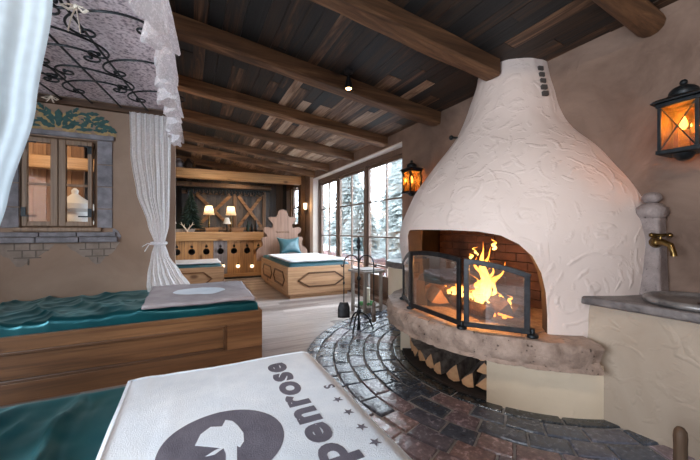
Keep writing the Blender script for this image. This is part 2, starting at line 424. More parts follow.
def flame_mat():
    m = bpy.data.materials.new('flame'); m.use_nodes = True; nt = m.node_tree; nt.nodes.clear()
    o = N(nt, 'ShaderNodeOutputMaterial'); e = N(nt, 'ShaderNodeEmission'); t = N(nt, 'ShaderNodeBsdfTransparent')
    tc = N(nt, 'ShaderNodeTexCoord'); sx = N(nt, 'ShaderNodeSeparateXYZ'); nt.links.new(tc.outputs['Generated'], sx.inputs[0])
    rp = ramp(nt, [(0,(1,.62,.16)),(.45,(1,.55,.10)),(.8,(1,.33,.04)),(1,(.9,.18,.02))]); nt.links.new(sx.outputs['Z'], rp.inputs[0])
    nt.links.new(rp.outputs[0], e.inputs[0]); e.inputs[1].default_value = 4.2
    lw = N(nt, 'ShaderNodeLayerWeight'); lw.inputs['Blend'].default_value = .45
    mp = coords(nt, (1,1,.4)); n = noise_n(nt, mp, 16, 3, .6, 1.2)
    a = N(nt, 'ShaderNodeMath', operation='MULTIPLY_ADD'); a.inputs[1].default_value = .9; 
    nt.links.new(n.outputs['Fac'], a.inputs[0]); nt.links.new(lw.outputs['Facing'], a.inputs[2])
    r2 = ramp(nt, [(.42,(0,0,0)),(.95,(1,1,1))]); nt.links.new(a.outputs[0], r2.inputs[0])
    mx = N(nt, 'ShaderNodeMixShader'); nt.links.new(r2.outputs[0], mx.inputs[0]); nt.links.new(e.outputs[0], mx.inputs[1]); nt.links.new(t.outputs[0], mx.inputs[2])
    nt.links.new(mx.outputs[0], o.inputs[0]); return m
M['flame'] = flame_mat()
M['ember'] = emis('ember', (1,.25,.04), 3.0)
M['bulb'] = emis('warm_bulb', (1,.62,.22), 14.0)
M['bulb_soft'] = emis('warm_globe', (1,.74,.45), 2.2)
def shade_mat():
    m = bpy.data.materials.new('lamp_shade_cloth'); m.use_nodes = True; nt = m.node_tree; nt.nodes.clear()
    o = N(nt, 'ShaderNodeOutputMaterial'); d = N(nt, 'ShaderNodeBsdfDiffuse'); tl = N(nt, 'ShaderNodeBsdfTranslucent'); mx = N(nt, 'ShaderNodeMixShader')
    for b in (d, tl): b.inputs[0].default_value = (.85,.72,.55,1)
    mx.inputs[0].default_value = .6
    nt.links.new(d.outputs[0], mx.inputs[1]); nt.links.new(tl.outputs[0], mx.inputs[2]); nt.links.new(mx.outputs[0], o.inputs[0]); return m
M['shade'] = shade_mat()
def amber_mat():
    m = bpy.data.materials.new('lantern_glass'); m.use_nodes = True; nt = m.node_tree; nt.nodes.clear()
    o = N(nt, 'ShaderNodeOutputMaterial'); t = N(nt, 'ShaderNodeBsdfTransparent'); tl = N(nt, 'ShaderNodeBsdfTranslucent'); g = N(nt, 'ShaderNodeBsdfGlossy')
    t.inputs[0].default_value = (.88,.62,.34,1); tl.inputs[0].default_value = (1,.62,.22,1); g.inputs['Roughness'].default_value = .08
    mx = N(nt, 'ShaderNodeMixShader'); mp = coords(nt); n = noise_n(nt, mp, 26, 3, .6); rp = ramp(nt, [(.35,(.02,.02,.02)),(.65,(.16,.16,.16))]); nt.links.new(n.outputs['Fac'], rp.inputs[0]); nt.links.new(rp.outputs[0], mx.inputs[0])
    nt.links.new(t.outputs[0], mx.inputs[1]); nt.links.new(tl.outputs[0], mx.inputs[2])
    m2 = N(nt, 'ShaderNodeMixShader'); m2.inputs[0].default_value = .07; nt.links.new(mx.outputs[0], m2.inputs[1]); nt.links.new(g.outputs[0], m2.inputs[2])
    nt.links.new(m2.outputs[0], o.inputs[0]); return m
M['amber'] = amber_mat()
def tree_mat():
    m, nt, p, o = new_mat('snowy_conifer'); mp = coords(nt)
    n = noise_n(nt, mp, 14, 5, .7); rp = ramp(nt, [(.36,(.095,.115,.105)),(.52,(.20,.22,.212)),(.66,(.40,.41,.412))]); nt.links.new(n.outputs['Fac'], rp.inputs[0])
    nt.links.new(rp.outputs[0], p.inputs['Base Color']); p.inputs['Roughness'].default_value = .9; return m
M['tree'] = tree_mat()
M['trunk'] = simple('trunk', (.12,.09,.07), .9)
M['snow'] = simple('snow', (.22,.23,.25), .8)
M['redwood'] = mottled('red_fence', (.09,.028,.024), (.12,.04,.035), 6, .7, .2)

# ------------------------------------------------------------------ the shell
WX = 2.67; XL = -2.6; YF = -3.0; YB = 9.8
def zc(x): return 2.552 + .125*(WX - x)

# floor planks
mb = MB(); y = YF
while y < YB:
    w = .165; x = XL - R.random()
    while x < WX:
        L = 1.6 + R.random()*1.6; mb.rnd = R.random()
        x0, x1 = max(x, XL), min(x+L, WX+.2)
        if x1 > x0+.01: mb.box(x0+.0015, x1-.0015, y+.002, min(y+w-.002, YB), -.03, 0)
        x += L
    y += w
struct(obj('floor', mb, M['floor'], pivot=(0,0,0)))
mb = MB(); mb.box(XL-.2, WX+.25, YF-.2, YB+.2, -.2, -.03); struct(obj('subfloor_slab', mb, M['soot'], pivot=(0,0,-.2)))

# cobbled half circle around the fireplace
CX, CYY = 2.67, 1.98
def pol(r, th, z): return Vector((CX - r*math.cos(th), CYY + r*math.sin(th), z))
mb = MB(); n = 60
pts = [(CX, CYY-1.93)] + [(CX-1.93*math.cos(-PI/2+PI*i/n), CYY+1.93*math.sin(-PI/2+PI*i/n)) for i in range(n+1)]
mb.prism([pts[1:]], lambda a,b,d: (a,b,d), 0, .006)
mb.cur = 1
def stone(r0, r1, t0, t1, z, rn):
    mb.rnd = rn; g = .006; k = 5; V = []; F = []
    def jit(): return (R.random()-.5)*.018
    j = [jit() for _ in range(4)]; tl = [(R.random()-.5)*.006 for _ in range(4)]
    rings = [(g, 0.004), (g+.001, z-.007), (g+.006, z-.001), (g+.014, z)]
    m = 2*k
    for (ins, zz) in rings:
        for i in range(k):
            t = t0 + (t1-t0)*i/(k-1); ti = max(t0+ins/r0, min(t1-ins/r0, t))
            V.append(pol(r0+ins+j[0]+(j[1]-j[0])*i/(k-1), ti, zz))
        for i in reversed(range(k)):
            t = t0 + (t1-t0)*i/(k-1); ti = max(t0+ins/r1, min(t1-ins/r1, t))
            V.append(pol(r1-ins+j[2]+(j[3]-j[2])*i/(k-1), ti, zz))
    for a in range(len(rings)-1):
        for i in range(m):
            F.append((a*m+i, a*m+(i+1)%m, (a+1)*m+(i+1)%m, (a+1)*m+i))
    o = (len(rings)-1)*m
    for i in range(k-1): F.append((o+i, o+i+1, o+m-2-i, o+m-1-i))
    mb.add(V, F)
rr_ = 1.0; ring = 0
while rr_ < 1.90:
    w = (.115 if ring == 0 else .132 + R.uniform(-.008,.008))
    t = -PI/2 + R.random()*.1
    while t < PI/2:
        L = (.30 if ring == 0 else R.uniform(.17,.245)) / rr_
        t1 = min(t+L, PI/2)
        lr = noise.noise(Vector((rr_*3*math.cos(t), rr_*3*math.sin(t), 5)))*.25
        warm = .50 if t < -.15 else .32
        rn = R.uniform(0,.06) if ring == 0 else max(.10, min(1, warm + lr + R.uniform(-.28,.34)))
        if t1 - t > .05: stone(rr_, rr_+w, t, t1, .018+R.uniform(-.003,.003), rn)
        t = t1
    rr_ += w; ring += 1
struct(obj('floor_cobbles', mb, [M['mortar'], M['cobble']], pivot=(CX,CYY,0), smooth=40))

# ceiling boards
mb = MB(); x = XL
while x < WX:
    w = R.uniform(.09,.16); y = YF - R.random()
    while y < YB:
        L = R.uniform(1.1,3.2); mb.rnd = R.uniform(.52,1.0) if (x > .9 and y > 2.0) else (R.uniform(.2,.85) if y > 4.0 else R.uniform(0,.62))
        y0, y1 = max(y, YF), min(y+L, YB); x1 = min(x+w, WX+.2)
        if y1 > y0+.01:
            dz = R.uniform(0,.006)
            a, b = x+.002, x1-.002
            V = [(a,y0+.002,zc(a)+dz),(b,y0+.002,zc(b)+dz),(b,y1-.002,zc(b)+dz),(a,y1-.002,zc(a)+dz)]
            V += [(p[0],p[1],p[2]+.03) for p in V]
            mb.add(V, [(0,3,2,1),(4,5,6,7),(0,1,5,4),(1,2,6,5),(2,3,7,6),(3,0,4,7)])
        y += L
    x += w
a, b = XL-.2, WX+.3
V = [(a,YF-.2,zc(a)+.035),(b,YF-.2,zc(b)+.035),(b,YB+.2,zc(b)+.035),(a,YB+.2,zc(a)+.035)]
V += [(p[0],p[1],p[2]+.12) for p in V]
mb.rnd = 0; mb.add(V, [(0,3,2,1),(4,5,6,7),(0,1,5,4),(1,2,6,5),(2,3,7,6),(3,0,4,7)])
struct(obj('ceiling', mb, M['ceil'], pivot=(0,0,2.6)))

# wall with big window, small window (boxes round the openings)
def wall_x(name, x0, x1, y0, y1, z1, holes, mat):
    mb = MB(); ys = sorted(set([y0,y1]+[h[0] for h in holes]+[h[1] for h in holes]))
    for a, b in zip(ys, ys[1:]):
        h = [q for q in holes if q[0] <= a and q[1] >= b]
        if h:
            h = h[0]
            if h[2] > .0: mb.box(x0,x1,a,b,0,h[2])
            mb.box(x0,x1,a,b,h[3],z1)
        else: mb.box(x0,x1,a,b,0,z1)
    return struct(obj(name, mb, mat, pivot=(0,0,0)))
W1 = (3.73, 7.38, .06, 2.38)
W3 = (8.50, 9.79, 1.30, 2.35)
wall_x('wall_right', WX, WX+.25, YF, YB, 2.78, [W1, W3], M['wall'])
def wall_y(name, y0, y1, x0, x1, z1, holes, mat):
    mb = MB(); xs = sorted(set([x0,x1]+[h[0] for h in holes]+[h[1] for h in holes]))
    for a, b in zip(xs, xs[1:]):
        h = [q for q in holes if q[0] <= a and q[1] >= b]
        if h:
            h = h[0]
            if h[2] > 0: mb.box(a,b,y0,y1,0,h[2])
            mb.box(a,b,y0,y1,h[3],z1)
        else: mb.box(a,b,y0,y1,0,z1)
    return struct(obj(name, mb, mat, pivot=(0,0,0)))
wall_y('wall_front', YF-.2, YF, XL, WX, 3.2, [], M['pier'])
wall_x('wall_left', XL-.2, XL, YF, YB, 3.4, [(-1.6,.9,.9,2.2)], M['pier'])
mb = MB(); x = XL
while x < WX:
    w = R.uniform(.16,.24); mb.rnd = R.random(); mb.box(x+.002, min(x+w,WX)-.002, YB, YB+.2, 0, 3.3); x += w
mb.rnd = 0; mb.box(XL-.2, WX+.25, YB+.2, YB+.3, 0, 3.4); mb.box(XL, WX+.1, YB+.1, YB+.2, 0, 3.35)
struct(obj('wall_back', mb, M['dark_planks'], pivot=(0,YB,0)))
# partition of the sleeping alcove
AY = 3.8
AW = (-1.33, -.79, 1.17, 1.99)
wall_y('wall_alcove', AY, AY+.15, XL, -.14, 2.93, [AW], M['wall_alc'])
# plaster return round big window is paler: jamb, head
mb = MB()
mb.box(WX-.004, WX+.24, 7.38-.004, 7.40, 0, 2.40); mb.box(WX-.004, WX+.24, 3.73, 7.40, 2.376, 2.395)
mb.box(WX-.006, WX, 7.38, 7.60, 0, 2.6)
struct(obj('trim_window_reveal', mb, M['pier'], pivot=(WX,7.38,0)))

# ------------------------------------------------------------------ big window
def casement(parent, y0, y1, x, z0, z1, rows):
    f = MB(); s = .055; t = .055
    f.box(x, x+t, y0, y0+s, z0, z1); f.box(x, x+t, y1-s, y1, z0, z1)
    f.box(x, x+t, y0+s, y1-s, z1-s, z1); f.box(x, x+t, y0+s, y1-s, z0, z0+.26)
    c = obj('window_casement', f, M['window_wood'], parent, bevel=.004)
    g = MB(); mu = .024; ym = (y0+y1)/2
    g.box(x+.010, x+t-.010, ym-mu/2, ym+mu/2, z0+.26, z1-s)
    for zz in rows: g.box(x+.012, x+t-.012, y0+s, y1-s, zz-mu/2, zz+mu/2)
    obj('glazing_bars', g, M['window_wood'], c, bevel=.003)
    p = MB(); p.box(x+.026, x+.030, y0+s, y1-s, z0+.26, z1-s)
    obj('window_glass', p, M['glass'], c)
win = struct(bpy.data.objects.new('window_1', None)); COL.objects.link(win); win.location = (WX+.15, 5.55, 0)
XWI = WX+.15
f = MB(); f.box(XWI-.02, XWI+.09, 3.73, 3.80, .06, 2.37); f.box(XWI-.02, XWI+.09, 7.31, 7.375, .06, 2.37)
f.box(XWI-.02, XWI+.09, 3.73, 7.375, 2.28, 2.374); f.box(XWI-.03, XWI+.09, 3.73, 7.375, .06, .13)
for yy in (5.05, 6.28): f.box(XWI-.02, XWI+.09, yy-.035, yy+.035, .13, 2.29)
obj('window_frame', f, M['window_wood'], win, bevel=.005)
for (a, b) in ((3.80,5.015),(5.085,6.245),(6.315,7.31)):
    casement(win, a, b, XWI+.01, .13, 2.28, (.55, 1.03, 1.64))
# small far window
win3 = struct(bpy.data.objects.new('window_3', None)); COL.objects.link(win3); win3.location = (WX+.08, 8.85, 1.3)
f = MB(); x = WX-.03
f.box(x, x+.13, 8.40, 8.52, .0, 2.45); f.box(x, x+.13, 9.20, 9.33, .0, 2.45); f.box(x, x+.13, 8.52, 9.20, 2.33, 2.45); f.box(x,x+.13,8.52,9.2,1.22,1.32)
obj('window_frame', f, M['post'], win3, bevel=.006)
f = MB(); f.box(x+.03,x+.06,9.33,9.80,1.25,2.42); obj('window_infill', f, M['pier'], win3)
f = MB(); f.box(x+.06,x+.10,8.52,9.20,1.76,1.80); f.box(x+.06,x+.10,8.52,8.57,1.32,2.33); f.box(x+.06,x+.10,9.15,9.20,1.32,2.33)
obj('glazing_bars', f, M['window_wood'], win3)
f = MB(); f.box(x+.075,x+.08,8.57,9.15,1.32,2.33); obj('window_glass', f, M['glass'], win3)

# ------------------------------------------------------------------ ceiling beams
def beam_x(name, y, w, h, label, x0=XL, x1=WX-.005, mat='beam', log=False):
    mb = MB(); mb.rnd = R.uniform(.25,.6); k = 60
    prof = []
    m = 12 if log else 8
    for i in range(k+1):
        x = x0 + (x1-x0)*i/k; zt = zc(x) - .001; ring = []
        if log:
            rr = w/2
            for j in range(m):
                q = 2*PI*j/m; r2 = rr*(1+.06*nz(x*2, q, y))
                ring.append((x, y+r2*math.cos(q), zt-rr*1.05+r2*math.sin(q)))
        else:
            c = .016
            base = [(-w/2,0),(-w/2,-h+c),(-w/2+c,-h),(0,-h),(w/2-c,-h),(w/2,-h+c),(w/2,0),(0,0)]
            for jj, (a, b) in enumerate(base):
                e = .014*nz(x*1.6, jj*3.1, y*5); e2 = .012*nz(x*2.1+9, jj*2.3, y*3) if b < 0 else 0
                ring.append((x, y+a+e, zt+b+e2))
        prof += ring
    F = [(i*m+j, i*m+(j+1)%m, (i+1)*m+(j+1)%m, (i+1)*m+j) for i in range(k) for j in range(m)]
    F += [tuple(range(m)), tuple(k*m+j for j in reversed(range(m)))]
    mb.add(prof, F)
    return tag(obj(name, mb, M[mat], smooth=(50 if log else 30)), label, 'ceiling beam', 'ceiling beams')
beam_x('ceiling_beam', 1.0, .150, .2, 'thick round log beam whose end meets the wall above the brass tap column', log=True)
BE = [(1.95,.155,.135,'rough squared ceiling beam that runs into the chimney neck of the white fireplace', 2.34),
      (3.02,.155,.14,'rough squared ceiling beam beside the black spotlight', None),
      (4.17,.15,.135,'rough squared ceiling beam ending above the window end next to the fireplace', None),
      (5.29,.15,.135,'rough squared ceiling beam ending above the middle of the big window', None),
      (6.45,.15,.13,'rough squared ceiling beam ending above the window casement by the daybed', None),
      (7.35,.15,.13,'rough squared ceiling beam above the headboard of the daybed', None),
      (8.62,.15,.13,'rough squared ceiling beam over the bar, behind the big lintel', None)]
for (y, w, h, lb, x1) in BE: beam_x('ceiling_beam', y, w, h, lb, x1=(x1 or WX-.005))
beam_x('ceiling_beam', -.4, .18, .16, 'rough squared ceiling beam behind the camera')
# bar lintel
mb = MB(); mb.rnd = .75; mb.box(-1.2, 2.55, 7.93, 8.12, 2.31, 2.52)
lint = tag(obj('bar_lintel', mb, M['bar_top'], bevel=.015), 'long pale squared timber across the room above the bar counter', 'beam')
mb = MB(); mb.rnd = .35; mb.box(2.552, 2.665, 7.96, 8.10, 0, zc(2.60)-.02)
tag(obj('timber_post', mb, M['post'], bevel=.012), 'dark timber post holding the bar lintel beside the narrow window', 'post')

# ------------------------------------------------------------------ fireplace
fp = thing('fireplace', 'big white plaster fireplace with bell-shaped hood, stone hearth and log niche', 'fireplace', (CX,CYY,0))
PR = [(.45,.965),(.7,.985),(.95,1.005),(1.08,1.01),(1.2,.99),(1.35,.94),(1.5,.865),(1.65,.765),(1.8,.66),(1.95,.555),(2.1,.465),(2.3,.375),(2.5,.315),(2.66,.29)]
def prof(z):
    z = max(PR[0][0], min(PR[-1][0], z))
    for i in range(len(PR)-1):
        if PR[i][0] <= z <= PR[i+1][0]: break
    p0 = PR[max(i-1,0)]; p1 = PR[i]; p2 = PR[i+1]; p3 = PR[min(i+2,len(PR)-1)]
    t = (z-p1[0])/(p2[0]-p1[0]); h = p2[0]-p1[0]
    m1 = (p2[1]-p0[1])/(p2[0]-p0[0])*h; m2 = (p3[1]-p1[1])/(p3[0]-p1[0])*h
    return (2*t**3-3*t**2+1)*p1[1]+(t**3-2*t**2+t)*m1+(-2*t**3+3*t**2)*p2[1]+(t**3-t**2)*m2
MO = [(-47.6,.45),(-47.4,.62),(-46.7,.76),(-45.2,.88),(-42.3,.985),(-38,1.06),(-32,1.115),(-24,1.14),(-12,1.15),(0,1.152),(8,1.152),(13,1.15),(14.6,1.14),(15.2,1.10),(15.5,.9),(15.7,.45)]
def mouth(td):
    if td <= MO[0][0] or td >= MO[-1][0]: return .45
    for (a, za), (b, zb) in zip(MO, MO[1:]):
        if a <= td <= b: return za+(zb-za)*(td-a)/(b-a)
ths = []
t = -90.0
while t <= 90.01:
    ths.append(t); t += 2.0
ths = sorted(set(ths + [m[0] for m in MO] + [m[0]+.01 for m in MO[-1:]] + [MO[0][0]-.01] + [-47,-46,-44,-41,14.0]))
NZ = 60; ZT = 2.66
def hood_pt(td, z, lip=0):
    th = rad(td); r = prof(z)
    bl = max(0, math.sin(th)); br = max(0, -math.sin(th))
    r *= 1 + .05*bl*max(0, min(1,(z-.5)/.45))*max(0, min(1, 1-(z-1.5)/.6)) + .06*bl*max(0, min(1,(z-2.0)/.3)) - .11*br*math.exp(-((z-2.05)/.22)**2)
    r += .012*nz(math.cos(th)*2.2, math.sin(th)*2.2, z*2.2) + .006*nz(math.cos(th)*6, math.sin(th)*6, z*6)
    return pol(r+lip, th, z)
mb = MB(); V = []; VI = []
for td in ths:
    zb = mouth(td)
    for j in range(NZ+1):
        t = j/NZ
        z = zb + (ZT-zb)*(t**1.25)
        p = hood_pt(td, z); V.append(p)
        ax = Vector((CX, CYY, p.z)); d = (p-ax); VI.append(ax + d*max(.2, (d.length-.11)/d.length))
n1 = NZ+1; kk = len(ths)
F = [(i*n1+j, (i+1)*n1+j, (i+1)*n1+j+1, i*n1+j+1) for i in range(kk-1) for j in range(NZ)]
o_ = kk*n1; nf_ = len(F)
F += [(i*n1, i*n1+kk*n1, (i+1)*n1+kk*n1, (i+1)*n1) for i in range(kk-1)]
mb.add(V+VI, F); mb.m[nf_:] = [1]*(kk-1)
mb.f += [(o_+i*n1+j+1, o_+(i+1)*n1+j+1, o_+(i+1)*n1+j, o_+i*n1+j) for i in range(kk-1) for j in range(NZ)]
mb.m += [1]*((kk-1)*NZ); mb.r += [.5]*((kk-1)*NZ)
hood = obj('hood', mb, [M['hood'], M['soot']], fp, smooth=50)
# base drum with niche
T0, T1 = rad(-27.5), rad(31.0)
SB, ST = .335, .495
def arc_wall(mb, r0, r1, ta, tb, z0, z1, k=24):
    V = []
    for i in range(k+1):
        th = ta+(tb-ta)*i/k
        for (r, z) in ((r1,z0),(r1,z1),(r0,z1),(r0,z0)): V.append(pol(r, th, z))
    F = [(i*4+j, i*4+(j+1)%4, (i+1)*4+(j+1)%4, (i+1)*4+j) for i in range(k) for j in range(4)]
    F += [(0,1,2,3), (k*4+3,k*4+2,k*4+1,k*4)]
    mb.add(V, F)
mb = MB(); arc_wall(mb, .88, 1.035, rad(-85), T0, .0, SB); obj('base_wall', mb, M['base'], fp, smooth=40)
mb = MB(); arc_wall(mb, .80, 1.035, T1, rad(85), 0, SB); obj('base_wall', mb, M['base'], fp, smooth=40)
mb = MB(); arc_wall(mb, .30, .36, rad(-85), rad(85), 0, SB); arc_wall(mb, .30, 1.02, T0-.05, T1+.05, 0, .035); 
obj('log_niche', mb, M['soot'], fp, smooth=40)
# hearth slab with chipped edge
mb = MB(); k = 120; V = []
ta, tb = rad(-59.5), rad(72)
prf = [(0,SB),(.0,SB),(-.012,SB+.02),(0,SB+.05),(.006,SB+.10),(-.006,ST-.02),(-.022,ST)]
for i in range(k+1):
    th = ta+(tb-ta)*i/k
    V.append(pol(.25, th, SB))
    for jj, (dr, z) in enumerate(prf[1:]):
        ch = .022*nz(i*.23, jj*1.7, 3) + .014*nz(i*.7, jj*1.1, 8)
        e = .05*math.exp(-((th-ta)/.05)**2) if jj in (2,3) else 0
        V.append(pol(1.16+dr+ch-e*.6, th, z + (.006*nz(i*.5, jj) if 0 < jj < 5 else 0)))
    V.append(pol(.25, th, ST))
n1 = len(prf)+1
F = [(i*n1+j, i*n1+(j+1)%n1, (i+1)*n1+(j+1)%n1, (i+1)*n1+j) for i in range(k) for j in range(n1)]
F += [tuple(range(n1)), tuple(k*n1+j for j in reversed(range(n1)))]
mb.add(V, F)
obj('hearth_slab', mb, M['stone'], fp, smooth=45)
# firebox back and floor
mb = MB()
for r_ in range(10):
    z0 = ST+.005+r_*.075
    y = 1.12 - (r_ % 2)*.11
    while y < 2.86:
        mb.rnd = R.random(); mb.box(2.57, 2.66, max(y,1.12)+.004, min(y+.219,2.86)-.004, z0, z0+.068); y += .22
obj('firebox_brickwork', mb, M['firebrick'], fp)
mb = MB(); mb.box(1.95, 2.57, 1.3, 2.65, ST-.004, ST+.006); obj('ash_bed', mb, M['ash'], fp)
# vent tiles down the neck, damper knob
for i in range(5):
    v = 68 + i*6.2; u = 541 + i*1.25
    ang = YAW + math.atan((u-350)/FPX)
    # walk along the ray until it meets the neck
    dr = Vector((SY + CY*(u-350)/FPX, CY - SY*(u-350)/FPX, (230-v)/FPX))
    s = 2.0
    while s < 3.2:
        p = Vector((0,0,CH)) + dr*s
        rr = math.hypot(p.x-CX, p.y-CYY)
        if rr < prof(p.z)+.006: break
        s += .004
    th = math.atan2(p.y-CYY, -(p.x-CX))
    nrm = Vector((-math.cos(th), math.sin(th), .12)).normalized(); tan = Vector((math.sin(th), math.cos(th), 0)); upv = tan.cross(nrm)
    if upv.z < 0: upv = -upv
    mt = Matrix((( tan.x, upv.x, nrm.x, p.x),( tan.y, upv.y, nrm.y, p.y),( tan.z, upv.z, nrm.z, p.z),(0,0,0,1)))
    mb = MB(); mb.box(-.022,.022,-.017,.017,-.02,.004, mt)
    obj('vent_tile', mb, M['vent'], fp)
mb = MB(); p = hood_pt(27, 2.0); q = hood_pt(27, 2.0, .06)
mb.tube([p, q], .010, 8); mb.ball(q, .022, 10, 8); mb.tube([q+Vector((-.03,-.03,0)), q+Vector((.03,.03,0))], .007, 6)
obj('damper_knob', mb, M['iron'], fp, smooth=60)

# plaster benches either side with stone caps
def ledge(name, poly, zt, thick, label, over, mat='ledge'):
    cx = sum(p[0] for p in poly)/len(poly); cy = sum(p[1] for p in poly)/len(poly)
    o = thing(name, label, 'ledge', (cx, cy, 0))
    mb = MB(); mb.prism([poly], lambda a,b,d: (a,b,d), 0, zt-thick); obj('body', mb, M[mat], o, bevel=.01, smooth=40)
    mb = MB()
    def grow(p): return (p[0] - (over if p[0] < WX-.02 else 0), p[1])
    pl = [grow(p) for p in poly]
    mb.prism([pl], lambda a,b,d: (a,b,d), zt-thick+.001, zt); obj('cap_stone', mb, M['capstone'], o, bevel=.012, seg=3, smooth=40)
    return o
def pc(r, d): 
    p = pol(r, rad(d), 0); return (p.x, p.y)
ledge('plaster_ledge', [(WX-.002,-.9),(2.25,-.9),(2.25,.45),(2.245,.65),(2.235,.85),(2.22,1.02),(2.20,1.165),(2.35,1.22),(WX-.002,1.1)], .745, .052, 'curved plaster ledge with dark stone cap under the round basin', .045)
ledge('plaster_ledge', [(WX-.002,3.06),pc(1.10,73),pc(1.09,62),(2.27,3.02),(2.215,3.20),(2.26,3.46),(2.42,3.62),(WX-.002,3.66)], .765, .075, 'small rounded plaster ledge with grey stone cap between hood and window', .04, 'base')  # takes the lighter plaster copy: window light put into the colour

# fire screen
P0, P1, P2, P3 = Vector((1.80,2.50,ST)), Vector((1.645,2.18,ST)), Vector((1.615,1.585,ST)), Vector((1.868,1.262,ST))
fs = thing('fire_screen', 'three-panel folding glass fire screen with black iron frame before the flames', 'fire screen', (1.66,1.9,ST))
def panel(a, b, za, zb, zm):
    k = 16; t = .015; top = []
    for i in range(k+1):
        s = i/k; z = za+(zb-za)*s + 4*zm*s*(1-s)
        p = a.lerp(b, s); top.append(Vector((p.x, p.y, z)))
    dirv = (b-a).normalized(); nv = Vector((-dirv.y, dirv.x, 0))
    z0 = ST+.035
    m = MB()
    def bar(pts, w, hh):
        V = []; kk = len(pts)
        for i, p in enumerate(pts):
            tt = (pts[min(i+1,kk-1)]-pts[max(i-1,0)]).normalized(); up = nv.cross(tt).normalized()
            for (sa, sb) in ((-1,-1),(1,-1),(1,1),(-1,1)): V.append(p + nv*sa*w + up*sb*hh)
        F = [(i*4+j, i*4+(j+1)%4, (i+1)*4+(j+1)%4, (i+1)*4+j) for i in range(kk-1) for j in range(4)] + [(0,1,2,3),((kk-1)*4+3,(kk-1)*4+2,(kk-1)*4+1,(kk-1)*4)]
        m.add(V, F)
    e = dirv*.004
    bar([p for p in top], .009, .017)
    bar([Vector((a.x,a.y,z0)), Vector((b.x,b.y,z0))], .009, .017)
    ins = dirv*.017
    bar([Vector((a.x,a.y,z0))+ins, top[0]+ins], .009, .017); bar([Vector((b.x,b.y,z0))-ins, top[-1]-ins], .009, .017)
    pa = obj('screen_panel', m, M['iron_grey'], fs, bevel=.003)
    g = MB(); V = []
    for p in top: V += [Vector((p.x,p.y,z0)), p]
    g.add(V, [(i*2,i*2+2,i*2+3,i*2+1) for i in range(k)])
    obj('screen_glass', g, M['glass_screen'], pa)
panel(P0+(P1-P0)*.03, P1-(P1-P0)*.03, .84, .955, .012)
panel(P1+(P2-P1)*.015, P2-(P2-P1)*.015, .955, .945, .022)
panel(P2+(P3-P2)*.03, P3-(P3-P2)*.03, .945, .865, .016)
for p in (P0,P1,P2,P3):
    m = MB(); m.lathe([(.030,0),(.034,.006),(.032,.018),(.016,.024),(.012,.03),(.012,.055)], (p.x,p.y,ST), 14); obj('foot', m, M['iron'], fs, smooth=40)

# logs
def log_mesh(L, rad_, wedge, seed):
    rr = random.Random(seed); mb = MB(); n = 9
    if wedge:
        sec = [(-.2,-.95),(.55,-.75),(1.0,-.2),(.95,.35),(.15,.6),(-.95,.75)] if seed % 2 else [(-1.05,-.6),(.1,-.75),(1.1,-.55),(.55,.25),(.0,.95),(-.5,.25)]
    else:
        sec = [(math.cos(2*PI*i/10), math.sin(2*PI*i/10)) for i in range(10)]
    m = len(sec); V = []
    for i in range(n+1):
        x = -L/2+L*i/n
        for j, (a, b) in enumerate(sec):
            k = rad_*(1+.12*nz(x*5, j*1.3, seed))
            V.append((x, a*k, b*k))
    mb.add(V, [(i*m+j, i*m+(j+1)%m, (i+1)*m+(j+1)%m, (i+1)*m+j) for i in range(n) for j in range(m)])
    mb.cur = 1; mb.add([V[j] for j in range(m)], [tuple(range(m))]); mb.add([V[n*m+j] for j in range(m)], [tuple(range(m))])
    return mb
def put_log(name, mb, mats, loc, rot, label, group):
    o = obj(name, mb, mats, pivot=(0,0,0), smooth=35, merge=True); o.location = loc; o.rotation_euler = rot
    return tag(o, label, 'log', group)
NL = [(-25.0,.995,.105,.055,'lower split log against the plaster end of the niche',0),
      (-25.0,.99,.205,.050,'split log resting on another beside the plaster end of the niche',1),
      (-24.5,.97,.285,.040,'round grey log topmost of its pile at the plaster end of the niche',2),
      (-18.5,.99,.095,.055,'wide split log lying second from the plaster end of the niche floor',0),
      (-11.5,.985,.105,.065,'thick dark split log lying low in the wide part of the niche',1),
      (-5.0,.98,.095,.055,'slim split log leaning halfway along the firewood row',0),
      (1.5,.985,.115,.06,'barky log with pale slanting end halfway along the firewood row',1),
      (8.5,.97,.10,.058,'split log showing an orange end before the narrowing niche',0),
      (15.0,.97,.11,.06,'chunky log third from the window end of the niche',1),
      (21.5,.96,.105,.055,'split log second from the window end of the niche',0),
      (27.0,.95,.12,.062,'wedge shaped log at the window end of the niche',1)]
for i, (td, r, z, rd, lb, kd) in enumerate(NL):
    L = .40; rd *= .94; th = rad(td); c = pol(r-L/2, th, z + .004)
    put_log('firewood_log', log_mesh(L, rd, kd != 2, i*3+kd), [M['bark'], M['logend']], c, (R.uniform(-.9,.9), 0, -th+R.uniform(-.06,.16)), lb, 'firewood in the hearth niche')
FC = Vector((2.14,1.80,0))
FL = [((2.16,1.80,.555),(0,0,1.5),.5,.055,'charred log lying flat at the back of the fire'),
      ((1.98,1.86,.55),(0,0,1.35),.46,.048,'charred log lying flat at the front of the fire'),
      ((2.06,1.70,.640),(.2,-.12,1.05),.5,.048,'burning log laid slantwise across the two lower ones'),
      ((2.10,2.02,.650),(.3,.1,2.1),.34,.042,'short burning log propped on the fire toward the window side')]
for i, (c, rt, L, rd, lb) in enumerate(FL):
    put_log('burning_log', log_mesh(L, rd, i % 2 == 0, 40+i*3), [M['char'], M['char']], c, rt, lb, 'logs in the fire')
